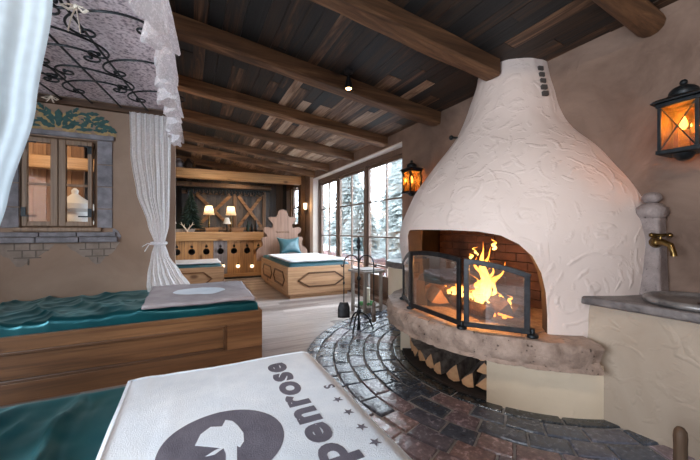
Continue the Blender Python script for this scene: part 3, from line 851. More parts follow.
for i, (c, L, rd, lb) in enumerate([((1.80,2.20,ST+.075),.30,.07,'pale upright split log drying inside the hearth'),((2.05,2.38,ST+.06),.36,.06,'pale split log lying at the window side of the firebox')]):
    put_log('drying_log', log_mesh(L, rd, True, 60+i*3), [M['logend'], M['logend']], (c[0]+.18, c[1]+.05, c[2]), (0,0,1.1+i*.8), lb, 'spare logs inside the firebox')

# fire
fire = thing('fire', 'bright yellow and orange flames leaping from the burning logs', 'fire', (2.06,1.80,.56))
RF = random.Random(11)
FLM = []
for i in range(17):
    yy = RF.gauss(1.80, .10); hh = max(.08, .44 - abs(yy-1.75)*1.9) * RF.uniform(.55,1.1)
    FLM.append((RF.uniform(1.97,2.12), yy, RF.uniform(.55,.64), hh, RF.uniform(.016,.034), RF.uniform(-.05,.05)))
FLM += [(2.04,1.74,.60,.46,.034,.02),(2.06,1.80,.60,.42,.040,-.03),(2.02,1.70,.60,.34,.030,.03),(2.05,1.68,1.0,.085,.016,.02),(2.05,1.93,.90,.07,.014,-.04),(2.04,1.84,.95,.07,.012,.03)]
for yy in (1.52,1.60,1.96,2.04,2.10): FLM.append((2.0, yy, .60, RF.uniform(.06,.12), .022, RF.uniform(-.03,.05)))
for i, (x, y, z, h, r, dr) in enumerate(FLM):
    m = MB(); k = 22; pts = []; rs = []
    for j in range(k+1):
        t = j/k
        pts.append((x+.03*t*math.sin(t*7+i*2), y+dr*t+.075*t*math.sin(t*5.5+i*1.7)*min(1,h/.3)+.012*math.sin(t*15+i), z+h*t))
        rs.append(max(.0008, r*(math.sin(PI*min(1,(t*.92+.08))**.7))*(1-.3*t)*(1+.35*math.sin(t*14+i))))
    m.tube(pts, rs, 10, True, .6)
    obj('flame', m, M['flame'], fire, smooth=180)
for i in range(14):
    m = MB(); m.ball((R.uniform(1.98,2.2), R.uniform(1.6,2.0), .512), R.uniform(.012,.026), 8, 6); obj('ember', m, M['ember'], fire, smooth=180)

# ------------------------------------------------------------------ column with tap, basin
col = thing('fountain_column', 'carved grey stone wall column with ball finial above the round basin', 'column', (2.585,.965,.745))
CXx, CYc = 2.585, .965
m = MB()
def sq(cx, cy, h, z, c=.012):
    return [(cx-h+c,cy-h,z),(cx+h-c,cy-h,z),(cx+h,cy-h+c,z),(cx+h,cy+h-c,z),(cx+h-c,cy+h,z),(cx-h+c,cy+h,z),(cx-h,cy+h-c,z),(cx-h,cy-h+c,z)]
def stack(m, cx, cy, prof_, c=.012):
    V = []
    for h, z in prof_: V += sq(cx, cy, h, z, min(c, h*.5))
    k = len(prof_)
    m.add(V, [(i*8+j, i*8+(j+1)%8, (i+1)*8+(j+1)%8, (i+1)*8+j) for i in range(k-1) for j in range(8)] + [tuple(reversed(range(8))), tuple((k-1)*8+j for j in range(8))])
stack(m, CXx, CYc, [(.066,.745),(.063,.80),(.054,1.21),(.054,1.225)])
obj('shaft', m, M['colstone'], col, bevel=.006, smooth=40)
m = MB(); stack(m, CXx, CYc, [(.055,1.222),(.062,1.235),(.069,1.258),(.067,1.285),(.048,1.305),(.040,1.315)], .018); obj('capital', m, M['colstone'], col, smooth=50)
m = MB(); m.ball((CXx,CYc,1.350), .050, 20, 12, (1,1,.74)); obj('finial', m, M['colstone'], col, smooth=180)
tp = MB(); z = 1.075; x = CXx-.054; ty_ = CYc-.040
tp.tube([(x+.02,ty_,z),(x-.030,ty_-.012,z)], .022, 12); tp.lathe([(.032,0),(.034,.006),(.024,.014)], (0,0,0), 14, Matrix.Translation((x+.003,ty_,z)) @ Matrix.Rotation(-PI/2,4,'Y'))
tp.ball((x-.030,ty_-.012,z), .027, 12, 8)
tp.tube([(x-.030,ty_-.012,z),(x-.045,ty_-.05,z+.004),(x-.055,ty_-.085,z-.012),(x-.060,ty_-.100,z-.055),(x-.060,ty_-.101,z-.075)], [.021,.019,.017,.015,.017], 10)
tpo = obj('tap', tp, M['brass'], col, smooth=60)
tp = MB(); tp.tube([(x-.038,ty_-.035,z+.015),(x-.038,ty_-.035,z+.042)], .009, 8); tp.tube([(x-.065,ty_-.005,z+.044),(x-.01,ty_-.068,z+.044)], [.011,.009], 8); tp.ball((x-.065,ty_-.005,z+.044), .015, 8, 6); tp.ball((x-.01,ty_-.068,z+.044), .015, 8, 6)
obj('tap_handle', tp, M['brass'], tpo, smooth=60)
bs = thing('round_basin', 'round grey basin with thick worn rim set on the stone ledge below the tap', 'basin', (2.445,.70,.745))
m = MB(); m.lathe([(.19,.0),(.235,.004),(.242,.018),(.236,.032),(.222,.037),(.205,.036),(.196,.026),(.17,.016),(.12,.010),(.0001,.008)], (2.445,.70,.746), 56)
obj('bowl', m, M['basin'], bs, smooth=60)
m = MB(); m.lathe([(.014,.0),(.022,.002),(.022,.005),(.01,.006)], (2.445,.70,.756), 16); obj('drain', m, M['brass'], bs, smooth=60)

# ------------------------------------------------------------------ wall lanterns
def make_lantern(label):
    o = thing('wall_lantern', label, 'lantern', (0,0,0), 'black iron wall lanterns')
    s = .078; h = .27
    f = MB()
    for a in (-1,1):
        for b in (-1,1): f.box(a*s-.008, a*s+.008, b*s-.008, b*s+.008, 0, h)
    for z in (0, h):
        f.box(-s-.014,s+.014,-s-.014,-s+.008,z-.012,z+.010); f.box(-s-.014,s+.014,s-.008,s+.014,z-.012,z+.010)
        f.box(-s-.014,-s+.008,-s,s,z-.012,z+.010); f.box(s-.008,s+.014,-s,s,z-.012,z+.010)
    f.box(-s,s,-s,s,-.014,-.006)
    obj('frame', f, M['iron'], o, bevel=.002)
    c = MB()
    for (ax, sg) in (('x',-1),('x',1),('y',-1),('y',1)):
        for d in (-1,1):
            if ax == 'x': c.tube([(sg*(s+.003), -d*s, .005),(sg*(s+.003), d*s, h-.005)], .0035, 6)
            else: c.tube([(-d*s, sg*(s+.003), .005),(d*s, sg*(s+.003), h-.005)], .0035, 6)
    obj('cross_bars', c, M['iron'], o)
    for (ax, sg) in (('x',-1),('y',-1),('y',1),('x',1)):
        g = MB()
        if ax == 'x': g.box(sg*s-.001, sg*s+.001, -s+.006, s-.006, .008, h-.008)
        else: g.box(-s+.006, s-.006, sg*s-.001, sg*s+.001, .008, h-.008)
        obj('pane', g, M['amber'], o)
    r = MB(); stack(r, 0, 0, [(.112,h+.012),(.114,h+.018),(.098,h+.032),(.05,h+.05)], .01)
    r.lathe([(.062,h+.048),(.066,h+.062),(.060,h+.08),(.044,h+.096),(.02,h+.106),(.012,h+.112)], n=20); r.ball((0,0,h+.122), .018, 12, 8)
    obj('roof', r, M['iron'], o, smooth=40)
    b = MB(); b.lathe([(.02,-.05),(.035,-.038),(.045,-.025),(.05,-.012)], n=16); obj('bottom_boss', b, M['iron'], o, smooth=60)
    k = MB(); k.tube([(s,0,h*.55),(s+.045,0,h*.6),(.135,0,h*.6)], .009, 8); k.box(.128,.14,-.03,.03,h*.35,h*.85); obj('bracket', k, M['iron'], o, smooth=40)
    cn = MB(); cn.lathe([(.022,0),(.024,.004),(.022,.12),(.008,.124)], n=16); co = obj('candle', cn, M['candle'], o, smooth=50)
    bl = MB(); bl.lathe([(.006,.124),(.016,.14),(.018,.155),(.010,.185),(.002,.205)], n=14); obj('bulb', bl, M['bulb'], co, smooth=180)
    return o
def warm_point(loc, w, r=.02, c=(1,.58,.24)):
    l = bpy.data.lights.new('lamp_light', 'POINT'); l.energy = w; l.color = c; l.shadow_soft_size = r
    o = bpy.data.objects.new('lamp_light', l); COL.objects.link(o); o.location = loc; return o
ln = make_lantern('black iron wall lantern glowing on the taupe wall beside the fountain column')
ln.location = (2.525,.80,1.60)
warm_point((2.525,.80,1.60+.17), 7)
dup(ln, (2.53,3.33,1.63), 0, 'black iron wall lantern partly hidden by the fireplace hood, near the window')
warm_point((2.53,3.33,1.80), 9)

# ------------------------------------------------------------------ fire tools
tx, ty = 1.72, 3.24
ts = thing('fire_tool_stand', 'black wrought iron fire tool stand with curled arms and tripod feet', 'fire tools', (tx,ty,0))
m = MB(); m.tube([(tx,ty,.0),(tx,ty,.96)], .011, 10)
for z in (.22,.60,.96): m.lathe([(.011,-.03),(.024,-.012),(.026,0),(.024,.012),(.011,.03)], (tx,ty,z), 12)
m.lathe([(.018,0),(.02,.02),(.013,.16)], (tx,ty,.0), 10)
obj('post', m, M['iron'], ts, smooth=50)
m = MB(); m.lathe([(.008,.97),(.012,.985),(.024,1.01),(.022,1.035),(.012,1.06),(.002,1.085)], (tx,ty,0), 12); obj('finial', m, M['iron'], ts, smooth=60)
RV = Vector((CY,-SY,0))
AR = []
for dv in (RV*-1, RV, Vector((SY,CY,0))):
    pts = [Vector((tx,ty,.74))]
    for i in range(15):
        q = PI*i/14; pts.append(Vector((tx,ty,0)) + dv*(.085-.085*math.cos(q)) + Vector((0,0,.76+.105*math.sin(q))))
    e = pts[-1]
    for i in range(1,9):
        q = PI*i/8; pts.append(e + dv*(.016-.016*math.cos(q)) + Vector((0,0,-.022*math.sin(q)-.002)))
    m = MB(); m.tube(pts, .0075, 8); obj('arm', m, M['iron'], ts, smooth=60); AR.append(e)
for q in (rad(-20), rad(100), rad(220)):
    dv = Vector((math.cos(q), math.sin(q), 0)); o_ = Vector((tx,ty,0)); pts = []
    for i in range(13):
        t = i/12; pts.append(o_ + dv*(.17*t**.8) + Vector((0,0,.20*(1-t**2.2)+.008)))
    m = MB(); m.tube(pts, .010, 8); m.ball(pts[-1]+Vector((0,0,.004)), .013, 8, 6); obj('leg', m, M['iron'], ts, smooth=60)
def hang(e): return Vector((e.x, e.y, e.z-.012))
e = hang(AR[0])
sh = thing('fire_shovel', 'black iron fire shovel hanging from the tool stand arm nearer the daybed', 'shovel', (e.x,e.y,.10), 'fire tools on the stand')
m = MB(); m.tube([e+Vector((0,0,.02)), e+Vector((0,0,-.42))], .006, 8); m.ball(e+Vector((0,0,-.2)), .013, 8, 6, (1,1,1.6)); obj('handle', m, M['iron'], sh, smooth=60)
m = MB(); bz = e.z-.42
def blade(s, t):
    w = (.045+.022*min(1,t*3))*1.0; a = (s-.5)*2
    p = Vector((e.x,e.y,bz-.17*t)) + RV*(a*w) + Vector((SY,CY,0))*(-.02*t-.012*(1-a*a)); return p
m.grid(9,8,blade); obj('blade', m, M['iron_grey'], sh, smooth=180, solid=(.005,0))
e2 = hang(AR[1])
br = thing('hearth_brush', 'slim black hearth brush hanging from the tool stand arm nearer the fireplace', 'brush', (e2.x,e2.y,.08), 'fire tools on the stand')
m = MB(); m.tube([e2+Vector((0,0,.02)), e2+Vector((0,0,-.42))], .007, 8); obj('handle', m, M['iron'], br, smooth=60)
m = MB(); m.lathe([(.012,0),(.02,-.02),(.024,-.12),(.028,-.22),(.02,-.225)], (e2.x,e2.y,e2.z-.42), 12); obj('bristles', m, M['bark'], br, smooth=60)
e3 = hang(AR[2])
pk = thing('fire_poker', 'thin black fire poker hanging behind the tool stand post', 'poker', (e3.x,e3.y,.12), 'fire tools on the stand')
m = MB(); m.tube([e3+Vector((0,0,.02)), e3+Vector((0,0,-.60))], .006, 8); m.tube([e3+Vector((0,0,-.5)), e3+Vector((.02,-.01,-.53)), e3+Vector((.03,-.015,-.56))], .005, 6); obj('shaft', m, M['iron'], pk, smooth=60)

# wooden floor lantern by the window
lx, ly = 2.24, 3.98
wl = thing('floor_lantern', 'weathered grey wooden floor lantern with a candle standing by the window', 'lantern', (lx,ly,0))
rot = Matrix.Translation((lx,ly,0)) @ Matrix.Rotation(.15,4,'Z')
m = MB()
for a in (-1,1):
    for b in (-1,1): m.box(a*.14-.02,a*.14+.02,b*.14-.02,b*.14+.02,.0,.56,rot)
obj('posts', m, M['grey_wood'], wl, bevel=.004)
m = MB(); m.box(-.15,.15,-.15,.15,.06,.09,rot); obj('base_board', m, M['grey_wood'], wl, bevel=.004)
m = MB(); m.box(-.19,.19,-.19,.19,.56,.59,rot); m.box(-.15,.15,-.15,.15,.59,.605,rot); obj('top_board', m, M['grey_wood'], wl, bevel=.005)
m = MB(); m.lathe([(.045,.0),(.047,.01),(.047,.24),(.02,.245),(.003,.25),(.003,.262)], (lx,ly,.09), 18); tag(obj('pillar_candle', m, M['candle'], smooth=50), 'thick white pillar candle inside the grey wooden floor lantern', 'candle')
m = MB()
for i in range(40):
    q = 2*PI*i/40; m.ball((lx+.085*math.cos(q)+R.uniform(-.01,.01), ly+.085*math.sin(q)+R.uniform(-.01,.01), .112+R.uniform(-.006,.015)), .018, 6, 5, (1,.6,.8))
tag(obj('green_wreath', m, M['leafgreen'], smooth=180), 'small green wreath round the candle in the wooden floor lantern', 'wreath')

# stub post by the ledge
m = MB(); px, py = 1.90, .612
pts = [(.026,0),(.027,.1),(.025,.2),(.027,.235),(.024,.262),(.014,.277),(.002,.28)]
m.rnd = .1; m.lathe(pts, (px,py,.018), 12, sx=1.0, sy=.9); tag(obj('wooden_peg', m, M['post'], smooth=60), 'short dark upright wooden peg with rounded top on the cobbles below the ledge', 'peg')

# ------------------------------------------------------------------ beds
def moulding(m, pts, w, d, to3):
    """raised frame along a closed 2D outline"""
    k = len(pts)
    for i in range(k):
        a = Vector(pts[i]); b = Vector(pts[(i+1)%k]); t = (b-a).normalized(); n_ = Vector((-t.y,t.x))
        q = [a-t*w*.5-n_*w, b+t*w*.5-n_*w, b+t*w*.5+n_*w, a-t*w*.5+n_*w]
        m.prism([[tuple(p) for p in q]], to3, 0, d)
def bed_box(o, x0, x1, y0, y1, zt, mat, wall=.045, zb_=.07, side_=0):
    m = MB(); m.rnd = R.uniform(.4,.6)
    m.box(x0,x1,y0,y0+wall,zb_,zt); m.rnd = R.uniform(.4,.6); m.box(x0,x1,y1-wall,y1,zb_,zt)
    m.rnd = R.uniform(.4,.6); m.cur = side_; m.box(x1-wall,x1,y0+wall,y1-wall,zb_,zt); m.rnd = R.uniform(.4,.6); m.box(x0,x0+wall,y0+wall,y1-wall,zb_,zt); m.cur = 0
    m.box(x0+wall,x1-wall,y0+wall,y1-wall,.2,.24)
    b = obj('bed_frame', m, mat, o, bevel=.006)
    if zb_ > .05:
        m = MB(); m.box(x0+.05,x1-.05,y0+.05,y1-.05,0,zb_); obj('plinth', m, mat if not isinstance(mat, list) else mat[0], o)
    return b
def wrinkle(x, y, a=1.0):
    w = .010*nz(x*3, y*7, 1) + .009*abs(nz(x*5+y*3, y*4-x*2, 9)) + .006*nz(x*9, y*14, 4)
    return a*w
def soft_slab(x0, x1, y0, y1, z0, z1, wr=1.0, nx=110, ny=60, r=.03, wf=wrinkle):
    """mattress: a top that rolls over into the four sides, wrinkled"""
    m = MB()
    def f(s, t):
        # map the unit square so that the border strip becomes the side
        def ax(q, a, b):
            e = .12
            if q < e: return a, 1-q/e
            if q > 1-e: return b, (q-1+e)/e
            return a+(b-a)*(q-e)/(1-2*e), 0
        x, dx = ax(s, x0, x1); y, dy = ax(t, y0, y1); d = max(dx, dy)
        inx = min(x-x0, x1-x, y-y0, y1-y)
        z = z1 - (z1-z0)*d
        z += wrinkle(x, y, wr)*(1-d) if wf is wrinkle else wf(x, y)*(1-d)
        rr = r*max(0, 1-inx/r) if inx < r else 0
        z -= rr*.5
        bul = .008*math.sin(PI*d)
        if dx > 0: x += bul*(1 if x > (x0+x1)/2 else -1)
        if dy > 0: y += bul*(1 if y > (y0+y1)/2 else -1)
        return (x, y, z)
    m.grid(nx, ny, f)
    return m
BX0, BX1 = -1.55, .57
# bed beneath the alcove window
b2 = thing('alcove_bed', 'honey-brown panelled wooden bed with teal satin sheet under the alcove window', 'bed', (-.5,3.3,0))
bf = bed_box(b2, BX0, BX1, 2.915, 3.795, .445, M['pine'], zb_=0)
# framed front: stiles and rails round a sunk panel
m = MB(); m.rnd = .45; m.box(BX0,BX1,2.893,2.915,.0,.135); obj('bottom_rail', m, M['pine'], bf, bevel=.003)
m = MB(); m.rnd = .62; m.box(BX0,BX1,2.893,2.915,.345,.445); obj('top_rail', m, M['pine'], bf, bevel=.003)
m = MB(); m.rnd = .5; m.box(.275,BX1,2.893,2.915,.135,.345); obj('end_stile', m, M['pine'], bf, bevel=.003)
m = MB(); m.rnd = .38; m.box(BX0,.275,2.909,2.915,.135,.345); obj('panel', m, M['pine'], bf)
m = MB(); m.rnd = .15
moulding(m, [(BX0+.1,.147),(.263,.147),(.263,.333),(BX0+.1,.333)], .012, .024, lambda a,b,d: (a, 2.912-d, b))
obj('panel_moulding', m, M['pine'], bf, bevel=.005)
def ridge(x, y, s, q):
    v = 1-abs(1.9*noise.noise(Vector((x*s+.25*nz(x*3,y*3,q), y*s*.55+.3*nz(y*2,x*2,q+5), q))))
    return max(0, v)**2.2
def fold(x, y, k): return 1-abs(2*((x*k[0]+y*k[1]+.35*nz(x*2.2,y*2.8,k[2])) % 1)-1)
def wr2(x, y):
    e = min(1, max(0, (.0-x)/.3))
    return wrinkle(x, y, .6) + (.030*ridge(x+.5*y, y-.5*x, 3.2, 2.0) + .013*ridge(x-.3*y, y, 6.5, 9.0))*(.12+.88*e) - .018 + .01*math.exp(-((y-3.8)/.12)**2)
obj('mattress', soft_slab(BX0+.03, BX1-.035, 2.925, 3.785, .25, .535, 1.5, 220, 120, wf=wr2), M['satin'], b2, smooth=180)
# near bed
b1 = thing('towel_bed', 'teal satin bed with wooden frame covered by the large printed white towel', 'bed', (-.5,1.1,0))
bed_box(b1, BX0, BX1, .66, 1.60, .44, M['pine'])
def wr1(x, y):
    e = min(1, max(0, (-.25-x)/.1))*min(1, max(0, (1.59-y)/.16))
    return wrinkle(x, y, .25+.4*e) + e*(.034*ridge(x-.35*y, y+.9*x, 3.6, 4.0) + .014*ridge(x, y+.4*x, 8.0, 13.0) - .012)
obj('mattress', soft_slab(BX0+.02, BX1-.025, .68, 1.605, .25, .515, 1.2, 220, 120, wf=wr1), M['satin'], b1, smooth=180)
# printed towel
def tz(x, y):
    z = .532 + .004*nz(x*3, y*3, 2) + .005*nz(x*6, y*2.2, 7)*(1 if x < .1 else .4)
    z += .010*max(0, nz(x*9, y*2.0, 11))*max(0, min(1, (-.02-x)/.12))
    e = max(0, x-.50); z -= e*e*9 + .10*max(0, x-.54)
    return z
TX0, TX1, TY0, TY1 = -.228, .565, .05, 1.58
tw = thing('printed_towel', 'large white towel with dark flower emblem and lettering spread over the teal bed', 'towel', (.16,.8,.53))
def tf(s, t):
    x = TX0+(TX1-TX0)*s; y = TY0+.62+(TY1-TY0-.62)*t
    x2 = x + .012*nz(y*5, 2, 3)*s**6 + .006*nz(y*4, 9, 3)*(1-s)**6; y2 = y + .012*nz(x*4, 5, 1)*t - .028*s*t*0
    return (x2, y2, tz(x2, y2))
m = MB(); m.grid(120, 160, tf); cloth = obj('cloth', m, M['terry'], tw, smooth=180, solid=(.011,-1))
if cloth.data.polygons[10].normal.z < 0: cloth.data.flip_normals()
m = MB()
# stitched hem along the border
for (a, b) in (((TX0+.01,TY1-.012),(TX1-.01,TY1-.012)),((TX1-.012,TY1-.012),(TX1-.012,.67)),((TX0+.012,TY1-.012),(TX0+.012,.67))):
    pts = []
    for i in range(60):
        s = i/59; x = a[0]+(b[0]-a[0])*s; y = a[1]+(b[1]-a[1])*s + .012*nz((a[0]+(b[0]-a[0])*s)*4,5,1)*(1 if abs(a[1]-b[1])<.1 else 0); pts.append((x,y,tz(x,y)+.001))
    m.tube(pts, .0045, 6)
obj('hem', m, M['terry'], tw, smooth=180)
def flat_poly(mb, loops, h=.0016, step=.02):
    mb.prism(loops, lambda a,b,d: (a,b,tz(a,b)+d), .0001, h)
# emblem disc with the flower left white
EC = (.087,1.0); ER = .172
fl_px = [(188.6,442),(194,431),(204,423.5),(215.5,423),(219,416.3),(226,417.5),(231,421.5),(236.8,429),(237.5,437.5),(233.5,443.5),(230.5,442),(230.5,452),(231,466),(219,466),(219.5,450),(217,444.5),(208,451),(199,453),(208,447),(214.5,444.3)]
fl = [(p.x,p.y) for p in (at_z(u+6.5, v+4, .532) for u, v in fl_px)]
disc = [(EC[0]+ER*math.cos(2*PI*i/72), EC[1]+ER*math.sin(2*PI*i/72)) for i in range(72)]
def fan_disc(mb):
    # fine grid so the print follows the cloth
    k = 14
    V = []; F = []
    V.append((EC[0],EC[1],tz(*EC)+.0007))
    for r in range(1,k+1):
        for i in range(72):
            x = EC[0]+ER*r/k*math.cos(2*PI*i/72); y = EC[1]+ER*r/k*math.sin(2*PI*i/72); V.append((x,y,tz(x,y)+.0007))
    for i in range(72): F.append((0,1+i,1+(i+1)%72))
    for r in range(k-1):
        for i in range(72): F.append((1+r*72+i,1+(r+1)*72+i,1+(r+1)*72+(i+1)%72,1+r*72+(i+1)%72))
    mb.add(V,F)
m = MB(); fan_disc(m); em = obj('emblem_disc', m, M['terry_print'], tw, smooth=180)
m = MB(); flat_poly(m, [fl], .0016); obj('emblem_flower', m, M['terry'], em)
def text_on(parent, name, body, x0, y0, size, sx, off, spacing=1.0):
    """lettering read along +y, tops toward -x"""
    cu = bpy.data.curves.new(name, 'FONT'); cu.body = body; cu.size = size; cu.offset = off; cu.space_character = spacing; cu.resolution_u = 4
    to = bpy.data.objects.new(name, cu); COL.objects.link(to)
    bpy.context.view_layer.update()
    if sx < 0: sx = -sx/to.dimensions.x
    me = bpy.data.meshes.new_from_object(to.evaluated_get(bpy.context.evaluated_depsgraph_get()))
    bpy.data.objects.remove(to)
    mb = MB(); n = len(me.vertices); V = []
    for lay in (.0001, .0012):
        for v in me.vertices:
            x = x0 - v.co.y; y = y0 + v.co.x*sx; V.append((x, y, tz(x,y)+lay))
    F = []
    ec = {}
    for p in me.polygons:
        vs = list(p.vertices); F.append(tuple(i+n for i in vs))
        for a, b in zip(vs, vs[1:]+vs[:1]): ec[(a,b)] = 1
    for (a, b) in ec:
        if (b, a) not in ec: F.append((a, b, b+n, a+n))
    mb.add(V, F); bpy.data.meshes.remove(me)
    return obj(name, mb, M['terry_print'], parent)
text_on(tw, 'printed_lettering', 'penrose', .384, .762, .150, -.72, .0060, 1.12)
text_on(tw, 'printed_lettering', 'S', .512, 1.160, .058, 1.1, .0015)
for sy in (1.071,.982,.889,.806):
    pts = [( .482+(.020 if i%2==0 else .008)*math.cos(PI*i/5+PI), sy+(.020 if i%2==0 else .008)*math.sin(PI*i/5+PI)) for i in range(10)]
    m = MB(); flat_poly(m, [pts], .0012); obj('printed_star', m, M['terry_print'], tw)

# towel on the alcove bed
def flat_towel(name, label, x0, x1, y0, y1, zf, mat, cat='towel', th=.018, group=None):
    m = MB()
    def f(s, t):
        x = x0+(x1-x0)*s+.012*nz(t*4, s*3, y0); y = y0+(y1-y0)*t+.012*nz(s*5, t*2, x0)
        return (x, y, zf(x, y))
    m.grid(50, 36, f)
    o = obj(name, m, mat, smooth=180, solid=(th,-1))
    if o.data.polygons[5].normal.z < 0: o.data.flip_normals()
    return tag(o, label, cat, group)
def z2(x, y): return .572 + .006*nz(x*4,y*4,5) + .03*max(0,(y-3.2)/.6) + .014*max(0,nz(x*8+y*6,y*3,8)) - .02*max(0,(x-.45)/.1)
tg = flat_towel('folded_towel', 'greyish towel with pale oval emblem lying on the alcove bed', -.33, .51, 2.90, 3.70, z2, M['terry_grey'], th=.03)
m = MB(); V=[];F=[]
k=40
V.append((.08,3.3,z2(.08,3.3)+.003))
for r in range(1,5):
    for i in range(k):
        x=.08+.05*r*1.1*math.cos(2*PI*i/k); y=3.3+.05*r*.8*math.sin(2*PI*i/k); V.append((x,y,z2(x,y)+.004))
F=[(0,1+i,1+(i+1)%k) for i in range(k)]+[(1+r*k+i,1+(r+1)*k+i,1+(r+1)*k+(i+1)%k,1+r*k+(i+1)%k) for r in range(3) for i in range(k)]
m.add(V,F); obj('emblem', m, M['terry'], tg, smooth=180)

# pale bed beside the bar
b3 = thing('pine_bed', 'pale pine bed with white and teal covers standing before the bar', 'bed', (-.3,6.95,0))
bf = bed_box(b3, -1.5, .57, 6.49, 7.40, .46, M['pine_pale'])
m = MB(); m.rnd = .4; moulding(m, [(-1.2,.14),(.22,.14),(.36,.25),(.22,.37),(-1.2,.37)], .012, .012, lambda a,b,d: (a,6.49-d,b)); obj('panel_moulding', m, M['pine'], bf)
obj('mattress', soft_slab(-1.47,.54,6.53,7.37,.25,.50,.3,40,30), M['teal_cloth'], b3, smooth=180)
flat_towel('folded_towel', 'white towel lying over the pale pine bed before the bar', -1.1, .52, 6.55, 7.35, lambda x,y: .545+.006*nz(x*5,y*5,2), M['white_cloth'], th=.022)

# daybed by the window
DX0, DX1, DY0, DY1 = 1.44, 2.60, 5.20, 7.40
b4 = thing('daybed', 'pale wooden daybed with carved scalloped headboard beside the big window', 'bed', (2.0,6.3,0))
bf = bed_box(b4, DX0, DX1, DY0, DY1, .53, [M['pine_pale'],M['pine_pale_y']], side_=1)
m = MB(); m.rnd = .25
hexo = [(1.62,.30),(1.80,.19),(2.28,.19),(2.46,.30),(2.28,.42),(1.80,.42)]
moulding(m, hexo, .013, .014, lambda a,b,d: (a, DY0-d, b)); obj('panel_moulding', m, M['pine'], bf)
m = MB(); m.rnd = .25
for (ya, yb) in ((5.4,6.2),(6.35,7.2)):
    moulding(m, [(ya,.30),(ya+.12,.19),(yb-.12,.19),(yb,.30),(yb-.12,.42),(ya+.12,.42)], .013, .014, lambda a,b,d: (DX0-d, a, b))
obj('side_moulding', m, M['pine'], bf)
obj('mattress', soft_slab(DX0+.03,DX1-.03,DY0+.03,DY1-.03,.25,.585,.3,40,60), M['teal_cloth'], b4, smooth=180)
HB = [(.585,.45),(.60,.62),(.565,.72),(.47,.78),(.46,.86),(.485,.94),(.44,.985),(.365,1.0),(.37,1.06),(.42,1.10),(.445,1.16),(.41,1.21),(.33,1.215),(.255,1.20),(.225,1.25),(.245,1.31),(.31,1.38),(.325,1.43),(.27,1.455),(.19,1.45),(.14,1.47),(.115,1.53),(.10,1.585),(.05,1.615),(0,1.625)]
def smooth_line(P, k=5):
    out = []
    for i in range(len(P)-1):
        p0, p1, p2, p3 = P[max(i-1,0)], P[i], P[i+1], P[min(i+2,len(P)-1)]
        for j in range(k):
            t = j/k
            out.append(tuple(.5*(2*p1[c]+(p2[c]-p0[c])*t+(2*p0[c]-5*p1[c]+4*p2[c]-p3[c])*t*t+(3*p1[c]-p0[c]-3*p2[c]+p3[c])*t**3) for c in (0,1)))
    return out + [P[-1]]
HB = smooth_line(HB)
hp = [(1.93+a, b) for a, b in HB] + [(1.93-a, b) for a, b in reversed(HB[:-1])]
m = MB(); m.rnd = .55; m.prism([hp], lambda a,b,d: (a, d, b), 7.405, 7.455); hbo = obj('headboard', m, M['headboard'], b4, smooth=40)
m = MB()
for i in range(5):
    xx = 1.93+(i-2)*.062
    m.tube([(xx-.018,7.403,1.13),(xx-.012,7.40,1.09),(xx+.006,7.40,1.085),(xx+.016,7.403,1.12)], .006, 6)
obj('carved_border', m, M['post'], hbo, smooth=60)
def pillow(name, label, c, w, h, d, mat, tilt, rz):
    m = MB(); n = 20; V = []; F = []
    for side in (1,-1):
        for j in range(n+1):
            for i in range(n+1):
                a = i/n*2-1; b = j/n*2-1
                t = (1-abs(a)**2.6)*(1-abs(b)**2.6); 
                pinch = 1-.10*(1-abs(a))*b*b - .0
                x = a*w/2*(1-.17*(1-b*b)); z = b*h/2*(1-.26*(1-a*a)) ; y = side*d/2*t**.6 + .012*nz(a*2,b*2,side*3)*t
                V.append((x, y, z))
    k = (n+1)**2
    for s in (0,1):
        for j in range(n):
            for i in range(n):
                q = (s*k+j*(n+1)+i, s*k+j*(n+1)+i+1, s*k+(j+1)*(n+1)+i+1, s*k+(j+1)*(n+1)+i); F.append(q)
    Mt = Matrix.Translation(c) @ Matrix.Rotation(rz,4,'Z') @ Matrix.Rotation(tilt,4,'X')
    m.add(V, F, Mt)
    return tag(obj(name, m, mat, smooth=180, merge=True), label, 'pillow')
pillow('throw_pillow', 'teal throw pillow leaning on the carved headboard of the daybed', (2.03,7.20,.79), .56, .44, .17, M['teal_cloth'], -.42, .12)
flat_towel('folded_towel', 'white towel with grey edge lying across the daybed', 1.475, 2.56, 5.235, 6.9, lambda x,y: .632+.006*nz(x*5,y*5,2)+.01*max(0,nz(x*4,y*6,4)), M['white_cloth'], th=.025)

